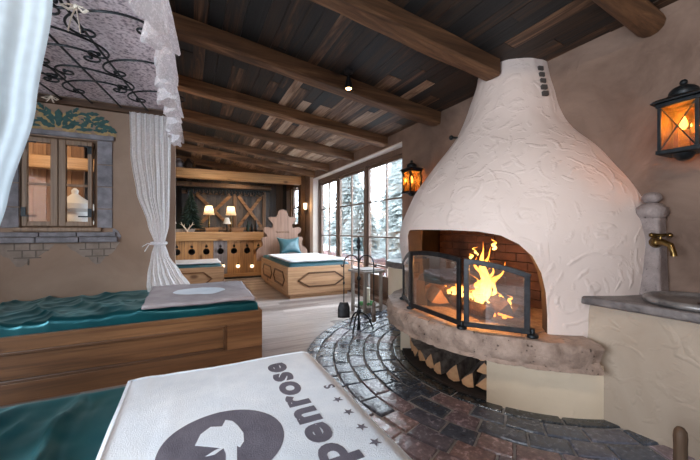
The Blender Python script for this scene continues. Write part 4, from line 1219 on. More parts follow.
# ------------------------------------------------------------------ alcove window with stone surround
w2 = struct(bpy.data.objects.new('window_2', None)); COL.objects.link(w2); w2.location = (-1.06, AY, 1.17)
f = MB(); y0, y1 = AY-.01, AY+.08
y0 = AY+.03; f.box(-1.33,-1.30,y0,y1,1.17,1.99); f.box(-.82,-.79,y0,y1,1.17,1.99); f.box(-1.30,-.82,y0,y1,1.96,1.99); f.box(-1.30,-.82,y0,y1,1.17,1.20)
obj('window_frame', f, M['post'], w2, bevel=.004)  # darker wood here: shade of the recess put into the colour
for (a, b) in ((-1.318,-1.074),(-1.070,-.826)):
    f = MB(); y0, y1 = AY-.012, AY+.03; s = .040
    sl, sr = (.036,.052) if a < -1.2 else (.052,.032)
    f.box(a,a+sl,y0,y1,1.185,1.972); f.box(b-sr,b,y0,y1,1.185,1.972); f.box(a+sl,b-sr,y0,y1,1.93,1.972); f.box(a+sl,b-sr,y0,y1,1.185,1.228); f.box(a+sl,b-sr,y0+.008,y1-.008,1.55,1.572)
    c = obj('window_sash', f, M['sash_wood'], w2, bevel=.004)
    g = MB(); g.box(a+sl-.004,b-sr+.004,AY+.004,AY+.008,1.224,1.934); obj('window_glass', g, M['glass_old'], c)
    for zz in (1.28,1.86):
        h = MB(); xx = (a if a < -1.1 else b-.03); h.box(xx,xx+.03,AY-.026,AY-.019,zz,zz+.07); h.box((a if a<-1.1 else b-.10),(a+.10 if a<-1.1 else b),AY-.026,AY-.019,(zz-.012 if zz<1.5 else zz+.06),(zz+.0 if zz<1.5 else zz+.072)); obj('hinge', h, M['iron'], c)
f = MB(); f.box(-1.37,-.75,AY-.035,AY+.02,1.135,1.172); obj('window_sill', f, M['sash_wood'], w2, bevel=.006)
m = MB(); zs = [1.165,1.35,1.56,1.77,2.0]
for xx in (-.785,-1.45):
    for a, b in zip(zs, zs[1:]): m.rnd = R.random(); m.box(xx,xx+.115,AY-.016,AY+.002,a+.004,b-.004)
obj('stone_jamb', m, M['stone_trim'], w2, bevel=.004)
m = MB(); m.box(-1.48,-.655,AY-.03,AY+.002,2.003,2.045); m.box(-1.46,-.67,AY-.018,AY+.002,2.0,2.01); obj('stone_lintel', m, M['stone_trim'], w2, bevel=.006)
m = MB()
for (a, b) in ((-1.48,-1.22),(-1.215,-.92),(-.915,-.625)): m.box(a,b,AY-.05,AY+.002,1.035,1.085)
for (a, b) in ((-1.46,-1.2),(-1.195,-.94),(-.935,-.64)): m.box(a,b,AY-.035,AY+.002,1.088,1.13)
obj('stone_sill', m, M['stone_trim'], w2, bevel=.008)
# brick field with scalloped edge below each end of the sill and beside the jamb
def scallop(x0, x1, flip):
    o = MB(); W = x1-x0
    out = [(0,1.034),(0,1.02)]
    for (a, z, r) in ((.0,1.02,0),(.10,.965,0),(.16,.955,0),(.22,.93,0),(.30,.90,0),(.40,.895,0),(.47,.85,0),(.54,.825,0),(.62,.83,0),(.68,.87,0),(.73,.905,0),(.82,.92,0),(.90,.955,0),(.95,1.0,0),(1.0,1.034,0)):
        out.append((a, z))
    pts = [(x0+W*(a if not flip else 1-a), z) for a, z in out[1:]]
    o.prism([pts], lambda a,b,d: (a, d, b), AY-.004, AY+.001)
    return o
for (a, b, fl_) in ((-1.02,-.61,False),(-1.51,-1.10,True)):
    so = obj('scallop_field', scallop(a, b, fl_), M['brick_paint'], w2)
    m = MB(); lo = min(a,b)
    for i, z in enumerate((.90,.965)): m.box(lo+.10+.04*(1-i), lo+.37-.05*(1-i), AY-.007, AY-.003, z, z+.009)
    for (xx, z) in ((lo+.19,.91),(lo+.28,.91),(lo+.14,.975),(lo+.24,.975),(lo+.33,.975),(lo+.23,.84)): m.box(xx,xx+.008,AY-.007,AY-.003,z,z+.055)
    obj('brick_joints', m, M['joint'], so)
m = MB(); m.prism([[(-.668,1.165),(-.655,1.165),(-.625,1.14),(-.60,1.09),(-.615,1.05),(-.625,1.085),(-.668,1.085)]], lambda a,b,d: (a,d,b), AY-.006, AY+.001)
obj('scallop_side', m, M['stone_trim'], w2)

# painted scroll ornament over the window
po = thing('painted_ornament', 'green and ochre painted leaf scroll on the plaster above the alcove window', 'wall ornament', (-1.07,AY,2.06))
def spiral2(cx, cz, r0, r1, a0, turns, n=40):
    return [(cx+(r0+(r1-r0)*i/n)*math.cos(a0+turns*2*PI*i/n), cz+(r0+(r1-r0)*i/n)*math.sin(a0+turns*2*PI*i/n)) for i in range(n+1)]
def ribbon(m, pts, w0, w1, d):
    k = len(pts); L = []; Rr = []
    for i, p in enumerate(pts):
        a = Vector(pts[max(i-1,0)]); b = Vector(pts[min(i+1,k-1)]); t = (b-a).normalized(); n_ = Vector((-t.y,t.x)); w = w0+(w1-w0)*i/(k-1)
        L.append((p[0]+n_.x*w, p[1]+n_.y*w)); Rr.append((p[0]-n_.x*w, p[1]-n_.y*w))
    V = [(a, AY-d, b) for a, b in L] + [(a, AY-d, b) for a, b in Rr]
    m.add(V, [(i,i+1,k+i+1,k+i) for i in range(k-1)])
LF = [0]
def leaf(m, x, z, ang, L, w, d):
    pts = []; LF[0] += 1; d += .00009*LF[0]
    for i in range(15):
        t = i/14; ww = w*math.sin(PI*t)**.7*(1+.22*math.sin(t*18)); pts.append((t*L, ww))
    for i in range(14,-1,-1):
        t = i/14; ww = w*math.sin(PI*t)**.7*(1+.22*math.sin(t*18)); pts.append((t*L, -ww))
    ca, sa = math.cos(ang), math.sin(ang)
    V = [(x+a*ca-b*sa, AY-d, z+a*sa+b*ca) for a, b in pts]
    m.add(V, [(i, i+1, 28-i, 29-i) for i in range(14)])
for sd in (1,-1):
    def X(a): return -1.07+sd*a
    g = MB(); oc = MB(); pl = MB()
    for (cx, cz, r, a0, tn) in ((.16,2.165,.085,-.6,1.35),(.30,2.115,.05,2.6,-1.3),(.07,2.12,.05,3.4,-1.2)):
        sp = spiral2(cx, cz, r, .012, a0, tn)
        ribbon(g, [(X(a),b) for a,b in sp], .015, .007, .004); ribbon(oc, [(X(cx+(a-cx)*.80), cz+(b-cz)*.80) for a,b in sp], .008, .004, .003)
        ribbon(pl, [(X(cx+(a-cx)*1.10), cz+(b-cz)*1.10) for a,b in sp], .004, .003, .0035)
    for (x, z, an, L, w) in ((.03,2.10,1.2,.17,.024),(.05,2.09,.55,.12,.02),(.20,2.24,.05,.10,.018),(.24,2.18,.4,.11,.02),(.26,2.16,-.3,.14,.022),(.34,2.15,-.5,.10,.018),(.36,2.10,-.1,.08,.016),(.12,2.08,.1,.14,.016),(.1,2.23,.9,.07,.014),(.25,2.09,0,.10,.014),(.0,2.09,1.57,.16,.03),(.02,2.085,.2,.10,.02),(.16,2.10,.9,.09,.02),(.20,2.15,1.3,.08,.02),(.30,2.17,.3,.08,.018),(.10,2.17,2.2,.08,.018),(.28,2.08,.25,.09,.018),(.06,2.2,.2,.09,.016),(.18,2.20,-.6,.08,.016)):
        leaf(g, X(x), z, an if sd > 0 else PI-an, L, w, .0045)
        leaf(oc, X(x)+.004*sd, z-.014, (an-.28) if sd > 0 else PI-an+.28, L*.95, w*1.05, .0025)
    obj('green_scroll', g, M['green_paint'], po); obj('ochre_scroll', oc, M['ochre_paint'], po); obj('pale_outline', pl, M['pale_paint'], po)

# room seen through that window
m = MB(); x = XL
while x < -1.42:
    w = .13; m.rnd = R.random(); m.box(x+.002,x+w-.002,5.55,5.60,0,3.0); x += w
struct(obj('wall_planked', m, M['alc_planks'], pivot=(-2,5.55,0)))
m = MB(); m.lathe([(r_*.60, z_) for r_, z_ in [(.26,0),(.26,.9),(.28,.92),(.28,.98),(.24,1.0),(.22,1.16),(.29,1.2),(.30,1.25),(.26,1.29),(.24,1.36),(.31,1.40),(.30,1.46),(.22,1.50),(.12,1.54),(.05,1.58),(.06,1.62),(.02,1.65)]], (-1.23,4.9,0), 32)
tag(obj('tiled_stove', m, M['white'], smooth=40), 'white tiered ceramic stove seen through the alcove window panes', 'stove')
m = MB(); m.rnd = .7; m.box(-2.5,-.6,5.25,5.38,1.92,2.08); tag(obj('wall_beam', m, M['bar_top'], bevel=.01), 'pale wooden beam seen through the upper panes of the alcove window', 'beam')
lpt = thing('added_ceiling_lamp', 'added warm hanging lamp lighting the room behind the alcove window', 'lamp', (-1.9,4.5,2.3))  # unseen lamp, added to brighten what shows behind the panes
m = MB(); m.ball((-1.9,4.5,2.3), .07, 16, 10); obj('globe', m, M['bulb_soft'], lpt, smooth=180); m = MB(); m.tube([(-1.9,4.5,2.36),(-1.9,4.5,zc(-1.9)-.01)], .006, 6); obj('cord', m, M['black'], lpt)
warm_point((-1.7,4.3,2.25), 24, .08, (1,.75,.5))

# ------------------------------------------------------------------ bed canopy
cn = thing('bed_canopy', 'patterned fabric bed canopy with black iron scrollwork and white frilled edge', 'canopy', (-1.3,2.6,2.35))
CZ = 2.365
m = MB(); m.grid(40, 40, lambda s,t: (-2.55+2.43*s, 1.35+2.43*t, CZ+.035*math.sin(PI*s)*math.sin(PI*t)+.006*nz(s*8,t*8,2))); obj('fabric', m, M['canopy'], cn, smooth=180)
m = MB(); m.rnd = .2; m.box(-2.58,-.12,3.735,3.79,2.285,2.345); obj('wall_rail', m, M['beam'], cn, bevel=.006)
m = MB(); m.box(-.15,-.12,1.33,3.735,2.345,2.375); m.box(-2.58,-.15,1.33,1.36,2.345,2.375); obj('edge_frame', m, M['pine'], cn)
for (xx, yy) in ((-.135,1.345),(-2.4,1.345)):
    m = MB(); m.tube([(xx,yy,2.37),(xx,yy,zc(xx)-.005)], .007, 6); obj('hanger', m, M['iron'], cn)
SK = -.14   # bars run slightly askew
def bp(x, y, z=2.325): return (x + (3.75-y)*SK*-1*-1, y, z)
bars = [-.37,-.59,-.81,-1.03,-1.25,-1.47,-1.69,-1.91]
for bx in bars:
    m = MB(); m.tube([bp(bx,3.73), bp(bx,1.40)], .0075, 8); obj('iron_bar', m, M['iron'], cn, smooth=60)
def half_scroll(L, n=64):
    """curvature grows along the bar, so the end winds into a spiral"""
    x = y = h = 0.0; pts = [(0.0, 0.0)]
    for i in range(n):
        q = (i+.5)/n; h -= (2.2 + 34*q*q*q + 4*q)*L/n; x += math.cos(h)*L/n; y += math.sin(h)*L/n; pts.append((x, y))
    return pts
hs_ = half_scroll(.56)
cs = [(-a, b) for a, b in reversed(hs_)] + hs_[1:]
m2 = MB(); m2.tube([(a, -b, 0) for a, b in cs], .0068, 6); m2.ball((cs[0][0],-cs[0][1],0), .014, 8, 6); m2.ball((cs[-1][0],-cs[-1][1],0), .014, 8, 6)
proto = obj('iron_scroll', m2, M['iron'], smooth=60, pivot=(0,0,0)); first = True
for bi, bx in enumerate(bars):
    for j in range(4):
        yy = 3.20 - j*.52 - (bi % 2)*.24
        if yy < 1.55: continue
        o = proto if first else proto.copy()
        if not first: COL.objects.link(o)
        first = False
        c = Vector(bp(bx + .11, yy)); o.parent = cn; o.location = c - cn.location + Vector((0,0,-.004)); o.rotation_euler = (0,0,-.14 + (.5 if bi % 2 else -.35))
# ribbon bows
def bow(x, y, L):
    m = MB()
    for s in (-1,1):
        m.tube([(x,y,2.312),(x+s*.03,y-.02,2.30),(x+s*.055,y-.03,2.285),(x+s*.03,y,2.285),(x,y,2.308)], .008, 6, True, .4)
        m.tube([(x,y,2.308),(x+s*.015,y-.02,2.29-L*.4),(x+s*.025,y-.03,2.30-L)], .007, 6, True, .4)
    m.ball((x,y,2.308), .013, 8, 6)
    obj('ribbon_bow', m, M['cream'], cn, smooth=60)
bow(-1.08,3.66,.05)
p = at_z(76, 8, 2.30); bow(p.x, p.y, .14)
# frilled valance along the open edge
def frill(y0, y1, z0, z1, ph, amp):
    m = MB(); nu = 520; nv = 16
    def f(s, t):
        y = y0+(y1-y0)*s; q = y*24+ph+.8*nz(y*1.7,2,ph)
        am = amp*(.12+.88*t**.8)*(1+.5*nz(y*2.4,3,ph))
        x = -.125 + am*(math.sin(q)+.30*math.sin(q*1.7+1))*.8 + .010*t*nz(y*26,t*3,ph)
        z = z1-(z1-z0+.022*math.sin(q*.5+ph)+.03*nz(y*3,1,ph))*t + .010*nz(y*18,t*5,1)*t + .006*t*math.sin(q*6)
        return (x, y+.028*t*math.cos(q), z)
    m.grid(nu, nv, f)
    return m
vo = obj('frilled_valance', frill(1.36,3.72,2.05,2.375,0,.075), M['lace_frill'], cn, smooth=180)
obj('under_frill', frill(1.36,3.72,2.0,2.22,1.9,.065), M['lace_frill'], vo, smooth=180)

# curtains
def curtain(name, label, edges, yf, pleats, amp, mat, depth=.0, extra=None):
    """edges: (z, x_left, x_right) from top to bottom"""
    m = MB(); nv = 90; nu = 160
    def ip(z, k):
        for (a, b) in zip(edges, edges[1:]):
            if b[0] <= z <= a[0]:
                t = (z-a[0])/(b[0]-a[0]); t = t*t*(3-2*t)*.5+t*.5; return a[k]+(b[k]-a[k])*t
        return edges[-1][k]
    zt, zb = edges[0][0], edges[-1][0]
    def f(s, t):
        z = zt+(zb-zt)*t; xl, xr = ip(z,1), ip(z,2); w = xr-xl; w0 = edges[0][2]-edges[0][1]
        fold = amp*(.4+.6*min(1,w0/max(w,.05)*.5))
        q = s*pleats*2*PI
        x = xl+w*s + .012*nz(s*6,z*2,3); y = yf(xl+w*s) + fold*math.sin(q+.6*math.sin(z*3))+fold*.5*math.sin(q*2.3+z*2)+.01*nz(s*9,z*3,7)
        return (x, y, z)
    m.grid(nu, nv, f)
    o = thing(name, label, 'curtain', ((edges[0][1]+edges[0][2])/2, yf(edges[0][2]), zb))
    obj('drape', m, mat, o, smooth=180)
    return o
c1 = curtain('lace_curtain', 'white lace curtain tied back at the alcove corner beyond the alcove bed', [(2.28,-.52,-.17),(1.9,-.51,-.175),(1.5,-.46,-.18),(1.2,-.37,-.19),(1.02,-.315,-.225),(.90,-.345,-.19),(.72,-.375,-.08),(.60,-.38,.0),(.545,-.37,.03)], lambda x: 3.685, 7, .010, M['lace'])
m = MB(); m.tube([(-.335,3.66,1.02),(-.27,3.63,1.015),(-.215,3.66,1.02),(-.215,3.71,1.02),(-.27,3.74,1.02),(-.335,3.71,1.02),(-.335,3.66,1.02)], .016, 8)
for (dx, dz) in ((-.09,-.03),(-.07,-.075)): m.tube([(-.30,3.64,1.015),(-.32+dx*.5,3.63,1.03+dz*.3),(-.32+dx,3.63,1.02+dz)], .010, 6, True, .5)
obj('tie_band', m, M['lace'], c1, smooth=60)
c2 = curtain('sheer_curtain', 'bluish white sheer curtain hanging close by at the corner of the printed-towel bed', [(2.34,-1.15,-.345),(1.79,-1.15,-.352),(1.485,-1.14,-.385),(1.23,-1.12,-.445),(.95,-1.05,-.525),(.80,-.98,-.58),(.70,-.98,-.53),(.62,-.99,-.507),(.57,-1.0,-.52)], lambda x: 1.20, 8, .008, M['sheer'])
m = MB(); m.tube([(-.99,1.16,.79),(-.78,1.14,.785),(-.575,1.16,.79),(-.565,1.24,.79),(-.78,1.27,.79),(-.99,1.25,.79),(-.99,1.16,.79)], .016, 8); obj('tie_band', m, M['white_cloth'], c2, smooth=60)

# ceiling spotlight
sp = thing('spotlight', 'small black ceiling spotlight glowing beside a rough beam', 'spotlight', (1.40,2.83,2.60))
sx, sy = 1.39, 2.83; zz = zc(sx)
m = MB(); m.lathe([(.045,0),(.045,-.02),(.03,-.03),(.009,-.034),(.009,-.06),(.02,-.066),(.022,-.085),(.034,-.12),(.04,-.175),(.036,-.175)], (sx,sy,zz-.002), 20); obj('housing', m, M['black'], sp, smooth=40)
m = MB(); m.ball((sx,sy,zz-.172), .030, 14, 8, (1,1,.6)); obj('bulb', m, M['bulb'], sp, smooth=180)
def added_spot(label, x, y, tgt, w, c, ang=80, sz=1.0):  # added lamps: fixtures made up to brighten hood, beds and bar
    o = thing('spotlight', label, 'spotlight', (x,y,zc(x)-.2)); z = zc(x)
    m = MB(); m.lathe([(a_, b_*sz) for a_, b_ in [(.045,0),(.045,-.02),(.03,-.03),(.009,-.034),(.009,-.06),(.02,-.066),(.022,-.085),(.034,-.12),(.04,-.175),(.036,-.175)]], (x,y,z-.002), 20); obj('housing', m, M['black'], o, smooth=40)
    m = MB(); m.ball((x,y,z-.172*sz), .030, 14, 8, (1,1,.6*sz)); obj('bulb', m, M['bulb'], o, smooth=180)
    l = bpy.data.lights.new('added_spot_light', 'SPOT'); l.energy = w; l.color = c; l.spot_size = rad(ang); l.spot_blend = 1.0; l.shadow_soft_size = .06
    q = bpy.data.objects.new('added_spot_light', l); COL.objects.link(q); q.location = (x,y,z-.172*sz-.03)
    q.rotation_euler = (Vector(tgt)-q.location).to_track_quat('-Z','Y').to_euler()
added_spot('added black ceiling spotlight hidden between the beams by the bar end of the room', .3, 6.60, (.6,8.0,.9), 60, (1,.72,.45), 110, .38)
added_spot('added black ceiling spotlight hidden between the beams above the daybed', 1.5, 6.60, (1.9,6.7,.5), 32, (1,.78,.55), 120, .38)
added_spot('added black ceiling spotlight above the bar shelf turned to the crossed braces', 1.2, 8.78, (1.0,9.6,1.4), 32, (1,.76,.52), 120, .38)
added_spot('added black ceiling spotlight behind the camera turned to the white fireplace', .5, -.2, (2.2,1.7,1.3), 50, (1,.82,.66), 90)
added_spot('added black ceiling spotlight behind the camera turned to the alcove bed', -.3, .5, (-.4,2.6,.7), 70, (1,.90,.82), 115)
# wall sconce on the pier beyond the window
sc_ = thing('wall_sconce', 'small dark wall sconce glowing on the pier between the two windows', 'sconce', (2.62,7.75,1.75))
m = MB(); m.lathe([(.11,0),(.12,.01),(.09,.03),(.04,.04)], (0,0,0), 20, Matrix.Translation((2.66,7.92,1.74)) @ Matrix.Rotation(-PI/2,4,'Y'), 1.5, 1.0); obj('back_plate', m, M['bark'], sc_, smooth=50)
m = MB(); m.lathe([(.015,0),(.04,.02),(.05,.16),(.045,.16)], (2.58,7.72,1.66), 16); obj('shade', m, M['bulb_soft'], sc_, smooth=50)
m = MB(); m.tube([(2.655,7.80,1.65),(2.60,7.75,1.64),(2.58,7.72,1.66)], .012, 8); obj('arm', m, M['iron'], sc_, smooth=50)
warm_point((2.50,7.68,1.75), 2.0)

# ------------------------------------------------------------------ bar
bar = thing('bar_counter', 'wooden bar counter of upright boards with round cut-outs', 'bar', (.2,8.2,0))
m = MB(); m.rnd = .65; m.box(-1.6,1.60,7.94,8.62,.90,1.105); obj('counter_top', m, M['bar_top'], bar, bevel=.012)
def circ(cx, cz, r, n=18, sx=1): return [(cx+r*sx*math.cos(2*PI*i/n), cz+r*math.sin(2*PI*i/n)) for i in range(n)]
x = -1.6; i = 0
while x < 1.59:
    w = .297; m = MB(); m.rnd = [.55,.62,.15,.75,.62,.8,.68,.10,.72,.55,.7][i % 11]
    x1 = min(x+w, 1.60)
    loops = [[(x+.003,.10),(x1-.003,.10),(x1-.003,.90),(x+.003,.90)]]
    cxm = x1 - .02
    if x1 - x > .2:
        cm = (x+x1)/2; loops += [circ(cm,.66,.072), circ(cm,.775,.030), [(cm-.012,.80),(cm+.012,.80),(cm,.845)]]
    m.prism(loops, lambda a,b,d: (a,d,b), 8.0, 8.03)
    obj('front_board', m, M['bar_boards'], bar); x += w; i += 1
m = MB(); m.rnd = .4; m.box(-1.6,1.6,8.031,8.06,0,.10); m.box(-1.6,1.6,8.60,8.62,0,.9); m.box(1.57,1.60,8.03,8.6,0,.9); obj('carcass', m, M['dark_planks'], bar)
m = MB(); m.rnd = .6; m.box(-1.6,1.6,7.985,8.03,.05,.13); obj('foot_rail', m, M['bar_top'], bar, bevel=.006)
for i, (u_, v_) in enumerate(((223,266),(238,266),(252,266))):
    dr = Vector((SY + CY*(u_-350)/FPX, CY - SY*(u_-350)/FPX, (230-v_)/FPX)); s = 7.96/dr.y; p = Vector((0,0,CH))+dr*s
    o = thing('bar_light', ['small round lit lamp low on the bar front beside the pale pine bed','small round lit lamp low on the bar front, middle of three','small round lit lamp low on the bar front beside the daybed'][i], 'lamp', p, 'lamps on the bar front')
    m = MB(); m.ball(p, .042, 14, 8, (1,.6,1)); obj('globe', m, M['bulb_soft'], o, smooth=180); m = MB(); m.lathe([(.02,0),(.022,.02),(.01,.035)], (p.x,p.y,p.z+.035), 10); obj('holder', m, M['iron'], o, smooth=50)
# timber panel with X braces behind the bar
pn = thing('braced_panel', 'dark planked timber panel with crossed pale braces behind the bar', 'wall panel', (1.0,9.6,1.1))
m = MB(); x = -.2
while x < 2.0:
    m.rnd = R.random()*.9; m.box(x+.002,x+.118,9.62,9.66,.9,2.3); x += .12
obj('planks', m, M['dark_planks'], pn)
m = MB(); m.rnd = .5
for zz in (1.14,2.12): m.box(-.2,2.0,9.575,9.62,zz,zz+.09)
for xx in (.02,1.08,1.90): m.box(xx,xx+.09,9.57,9.62,.9,2.3)
obj('rails', m, M['post'], pn, bevel=.005)
m = MB(); m.rnd = .8
def brace(xa, za, xb, zb, y):
    a = Vector((xa,za)); b = Vector((xb,zb)); t = (b-a).normalized(); n_ = Vector((-t.y,t.x))*.042
    m.prism([[tuple(a-n_),tuple(b-n_),tuple(b+n_),tuple(a+n_)]], lambda p,q,d: (p,d,q), y, y+.022)
brace(1.22,1.24,1.86,2.11,9.575); brace(1.22,2.11,1.86,1.24,9.555); brace(.16,2.11,1.02,1.24,9.575); brace(.16,1.24,1.02,2.11,9.555)
obj('crossed_braces', m, M['pine'], pn, bevel=.004)
m = MB(); V = []
for i in range(90):
    x0_ = -.1+2.0*i/90
    m.tube([(x0_,9.50,2.26),(x0_+.02+.03*math.sin(i*1.7),9.49,2.20),(x0_+.01,9.5,2.14-.03*math.sin(i*.9))], .012, 5)
m.box(-.2,2.1,9.49,9.51,2.25,2.29)
tag(obj('hanging_garland', m, M['iron'], smooth=60), 'dark scrolled garland hanging above the crossed braces behind the bar', 'garland')
m = MB(); m.rnd=.3; m.box(-1.6,2.1,9.40,9.5,2.30,2.42); tag(obj('shelf_beam', m, M['post'], bevel=.01), 'dark horizontal timber behind the bar above the garland', 'beam')

CT = 1.105
def table_lamp(x, y, h, sw, label):
    o = thing('table_lamp', label, 'table lamp', (x,y,CT), 'table lamps on the bar')
    m = MB(); m.lathe([(.055,0),(.06,.01),(.03,.03),(.016,.06),(.022,.14),(.030,.2),(.014,.26),(.010,h-.2)], (x,y,CT), 18); obj('base', m, M['brass'], o, smooth=50)
    m = MB(); m.lathe([(sw*.62,h),(sw,h-.21)], (x,y,CT), 24); m.f = m.f[:-2]; m.m = m.m[:-2]; m.r = m.r[:-2]; obj('lamp_shade', m, M['shade'], o, smooth=180)
    m = MB(); m.ball((x,y,CT+h-.11), .03, 10, 8); obj('bulb', m, M['bulb_soft'], o, smooth=180)
    warm_point((x,y,CT+h-.06), 2.2, .03, (1,.70,.42))
def ray_y(u, v, y):
    dr = Vector((SY + CY*(u-350)/FPX, CY - SY*(u-350)/FPX, (230-v)/FPX)); return Vector((0,0,CH))+dr*(y/dr.y)
p = ray_y(209,210,8.42); table_lamp(p.x, 8.42, .62, .125, 'cream shaded table lamp on the bar next to the dark fir tree'); 
p = ray_y(231,210,8.42); table_lamp(p.x, 8.42, .62, .125, 'cream shaded table lamp on the bar near the crossed braces')
p = ray_y(227,222,8.22)
o = thing('table_lamp', 'little white shaded lamp standing between the two cream lamps on the bar', 'lamp', (p.x,8.22,CT)); m = MB(); m.lathe([(.05,0),(.05,.01),(.015,.03),(.015,.2)], (p.x,8.22,CT), 14); obj('base', m, M['iron'], o, smooth=50)
m = MB(); m.lathe([(.09,.19),(.085,.21),(.045,.33),(.03,.34)], (p.x,8.22,CT), 18); obj('lamp_shade', m, M['white'], o, smooth=50)
p = ray_y(172,221,8.3)
o = thing('table_lamp', 'little white shaded lamp half hidden by the lace curtain', 'lamp', (p.x,8.3,CT)); m = MB(); m.lathe([(.05,0),(.05,.01),(.015,.03),(.015,.2)], (p.x,8.3,CT), 14); obj('base', m, M['iron'], o, smooth=50)
m = MB(); m.lathe([(.09,.19),(.085,.21),(.045,.33),(.03,.34)], (p.x,8.3,CT), 18); obj('lamp_shade', m, M['white'], o, smooth=50)
# dark fir on the bar
def conifer(name, x, y, z, h, r, mat, label, cat, layers=16, pts_=16, group=None, trunk=True, seed=1):
    rr = random.Random(seed); o = thing(name, label, cat, (x,y,z), group)
    m = MB()
    for k in range(layers):
        t = k/(layers-1); zz = z+h*(.10+.86*t); ra = r*(1-t)**.85+.03*r
        V = [(x,y,zz+h*.085)]; n = pts_*2
        for i in range(n):
            q = 2*PI*i/n+rr.random()*.2+k; e = ra*(rr.uniform(.8,1.12) if i%2 == 0 else rr.uniform(.45,.62))
            V.append((x+e*math.cos(q), y+e*math.sin(q), zz-(.03*h*(e/ra if ra > 0 else 1))*rr.uniform(.6,1.3)))
        V.append((x,y,zz))
        F = [(0,1+i,1+(i+1)%n) for i in range(n)] + [(n+1,1+(i+1)%n,1+i) for i in range(n)]
        m.add(V, F)
    obj('foliage', m, mat, o)
    if trunk:
        m = MB(); m.tube([(x,y,z),(x,y,z+h*.95)], [r*.07,r*.02], 8); obj('trunk', m, M['trunk'], o)
    return o
p = ray_y(191,215,8.45); conifer('fir_tree', p.x, 8.45, CT, 1.02, .33, M['fir'], 'dark little fir tree standing on the bar behind the antler', 'tree', 18, 14, None, True, 5)
# antler, box, baskets, bottles on the bar
p = ray_y(187,226,8.12)
m = MB()
for s in (-1,1):
    m.tube([(p.x,8.12,CT+.02),(p.x+s*.05,8.12,CT+.10),(p.x+s*.10,8.12,CT+.16),(p.x+s*.12,8.12,CT+.23)], [.014,.013,.010,.004], 8)
    m.tube([(p.x+s*.06,8.12,CT+.11),(p.x+s*.05,8.12,CT+.18)], [.009,.003], 6); m.tube([(p.x+s*.10,8.12,CT+.16),(p.x+s*.15,8.12,CT+.18)], [.008,.003], 6)
m.ball((p.x,8.12,CT+.022), .028, 10, 8)
tag(obj('antler', m, M['cream'], smooth=60), 'pale branching antler on the bar before the dark fir tree', 'antler')
def boxy(name, u, w, h, mat, label, cat, y=8.15):
    p = ray_y(u,229,y); m = MB(); m.rnd = R.random(); k = 1.12
    V = []
    for (s, z) in ((1,0),(k,h)):
        V += [(p.x-w/2*s,y-.09*s,CT+z),(p.x+w/2*s,y-.09*s,CT+z),(p.x+w/2*s,y+.09*s,CT+z),(p.x-w/2*s,y+.09*s,CT+z)]
    s = k*.88; V += [(p.x-w/2*s,y-.09*s,CT+h),(p.x+w/2*s,y-.09*s,CT+h),(p.x+w/2*s,y+.09*s,CT+h),(p.x-w/2*s,y+.09*s,CT+h)]
    s = .85; V += [(p.x-w/2*s,y-.09*s,CT+.02),(p.x+w/2*s,y-.09*s,CT+.02),(p.x+w/2*s,y+.09*s,CT+.02),(p.x-w/2*s,y+.09*s,CT+.02)]
    F = [(3,2,1,0)] + [(r*4+j, r*4+(j+1)%4, (r+1)*4+(j+1)%4, (r+1)*4+j) for r in range(3) for j in range(4)] + [(12,13,14,15)]
    m.add(V, F)
    return tag(obj(name, m, mat), label, cat)
boxy('wooden_tray', 184, .42, .07, M['grey_wood'], 'long grey wooden tray on the bar beside the antler', 'tray', 8.28)
boxy('bread_basket', 212, .26, .10, M['pine'], 'brown basket on the bar below the cream lamp by the fir', 'basket')
boxy('bread_basket', 237, .26, .10, M['pine_pale'], 'light brown basket on the bar below the lamp near the braces', 'basket')
for i, (u, h, lb) in enumerate(((248,.26,'dark bottle on the bar beside the light brown basket'),(252,.2,'short dark bottle on the bar toward the headboard, shorter of two'),(256,.3,'tall dark bottle at the headboard end of the bar'))):
    p = ray_y(u,229,8.25); m = MB(); m.lathe([(.035,0),(.04,.01),(.04,h*.55),(.03,h*.68),(.014,h*.78),(.014,h),(.01,h)], (p.x,8.25,CT), 14); tag(obj('bottle', m, [M['fir'],M['iron'],M['black']][i], smooth=50), lb, 'bottle', 'bottles on the bar')
# jugs on the lintel
for i, (u, h, r, mt, lb) in enumerate(((170.5,.20,.07,'vent','dark jug on the bar lintel, tight beside the lace curtain'),(178.5,.20,.085,'stone_trim','squat grey jug on the bar lintel between two dark jugs'),(188.5,.22,.085,'soot','tall black jug on the bar lintel, farthest from the curtain'))):
    p = ray_y(u,168,8.02); o = thing('jug', lb, 'jug', (p.x,8.02,2.52), 'jugs on the bar lintel')
    m = MB(); m.lathe([(r*.7,0),(r,.03),(r*1.02,h*.45),(r*.75,h*.72),(r*.45,h*.85),(r*.5,h),(r*.4,h)], (p.x,8.02,2.52), 18); obj('body', m, M[mt], o, smooth=50)
    m = MB(); m.tube([(p.x+r*.5,8.02,2.52+h*.9),(p.x+r*1.25,8.02,2.52+h*.75),(p.x+r*.95,8.02,2.52+h*.4)], .010, 6); obj('handle', m, M[mt], o, smooth=60)

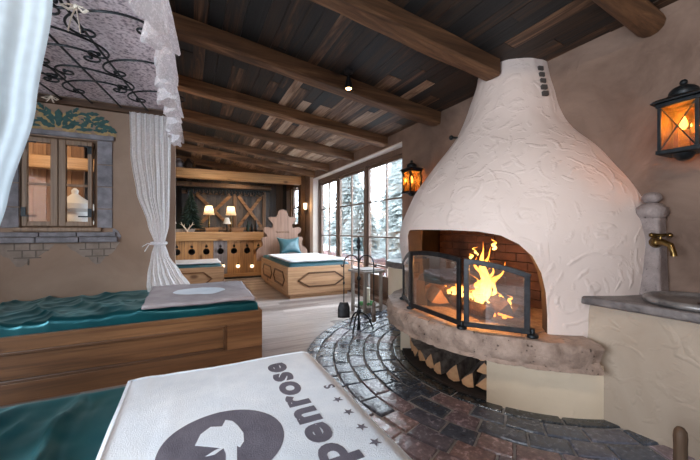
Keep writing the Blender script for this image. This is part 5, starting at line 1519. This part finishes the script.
# ------------------------------------------------------------------ outdoors
m = MB(); m.box(2.95,40,-15,45,-.6,-.25); struct(obj('ground_snow', m, M['snow'], pivot=(10,5,-.6)))
tl = [('tall snowy conifer outside the window casement beside the fireplace',7.0,9.2,5.4,1.45),
      ('snowy conifer outside the middle casement, nearer the fireplace',9.7,13.7,6.6,1.6),
      ('snowy conifer outside the middle casement, nearer the daybed',8.2,16.5,6.4,1.6),
      ('snowy conifer outside the casement beside the daybed',7.2,20.3,6.8,1.6),
      ('small snowy conifer standing low before the fireplace-side casement',6.3,6.4,3.0,.9),
      ('bushy snowy conifer low before the middle casement',6.6,12.2,3.4,1.3),
]
for i, (lb, x, y, h, r) in enumerate(tl): conifer('snowy_conifer', x, y, -.25, h, r, M['tree'], lb, 'tree', 26, 22, 'trees outside the window', True, 20+i)
fo = thing('garden_fence', 'low reddish wooden fence outside the big window', 'fence', (5.0,9,-.25))
m = MB()
for zz in (-.08,.14): m.box(4.98,5.02,5,14,zz,zz+.14)
obj('rails', m, M['redwood'], fo)
m = MB()
for i in range(7): m.box(5.02,5.10,5.2+i*1.4,5.3+i*1.4,-.25,.32)
obj('posts', m, M['redwood'], fo)

# ------------------------------------------------------------------ light
wd = bpy.data.worlds.new('World'); SC.world = wd; wd.use_nodes = True; nt = wd.node_tree
bg = nt.nodes['Background']; bg.inputs[0].default_value = (.82,.91,1.0,1); bg.inputs[1].default_value = 15.0
def area(name, loc, rot, sx, sy, w, c):
    l = bpy.data.lights.new(name, 'AREA'); l.shape = 'RECTANGLE'; l.size = sx; l.size_y = sy; l.energy = w; l.color = c
    o = bpy.data.objects.new(name, l); COL.objects.link(o); o.location = loc; o.rotation_euler = rot; return o
def portal(loc, rot, sx, sy):
    o = area('window_portal', loc, rot, sx, sy, 1, (1,1,1)); o.data.cycles.is_portal = True
portal((WX+.27,5.55,1.22), (0,PI/2,0), 2.35, 3.65)
portal((XL-.22,-.35,1.55), (0,-PI/2,0), 1.3, 2.5)
# fire glow
warm_point((1.98,1.78,.86), 16, .09, (1,.42,.12))

# ------------------------------------------------------------------ camera and view
cd = bpy.data.cameras.new('camera'); cam = bpy.data.objects.new('camera', cd); COL.objects.link(cam)
cam.location = (0,0,CH); cam.rotation_euler = (PI/2, 0, -YAW)
cd.sensor_fit = 'HORIZONTAL'; cd.sensor_width = 36; cd.lens = 36*FPX/700; cd.clip_start = .02
cd.dof.use_dof = True; cd.dof.focus_distance = 2.6; cd.dof.aperture_fstop = 6.3
SC.camera = cam
vs = SC.view_settings; vs.view_transform = 'Standard'; vs.look = 'None'; vs.gamma = 1; vs.use_curve_mapping = False; vs.exposure = 0.6
SC.cycles.max_bounces = 10; SC.cycles.diffuse_bounces = 5; SC.cycles.transparent_max_bounces = 16
SC.cycles.sample_clamp_indirect = 6
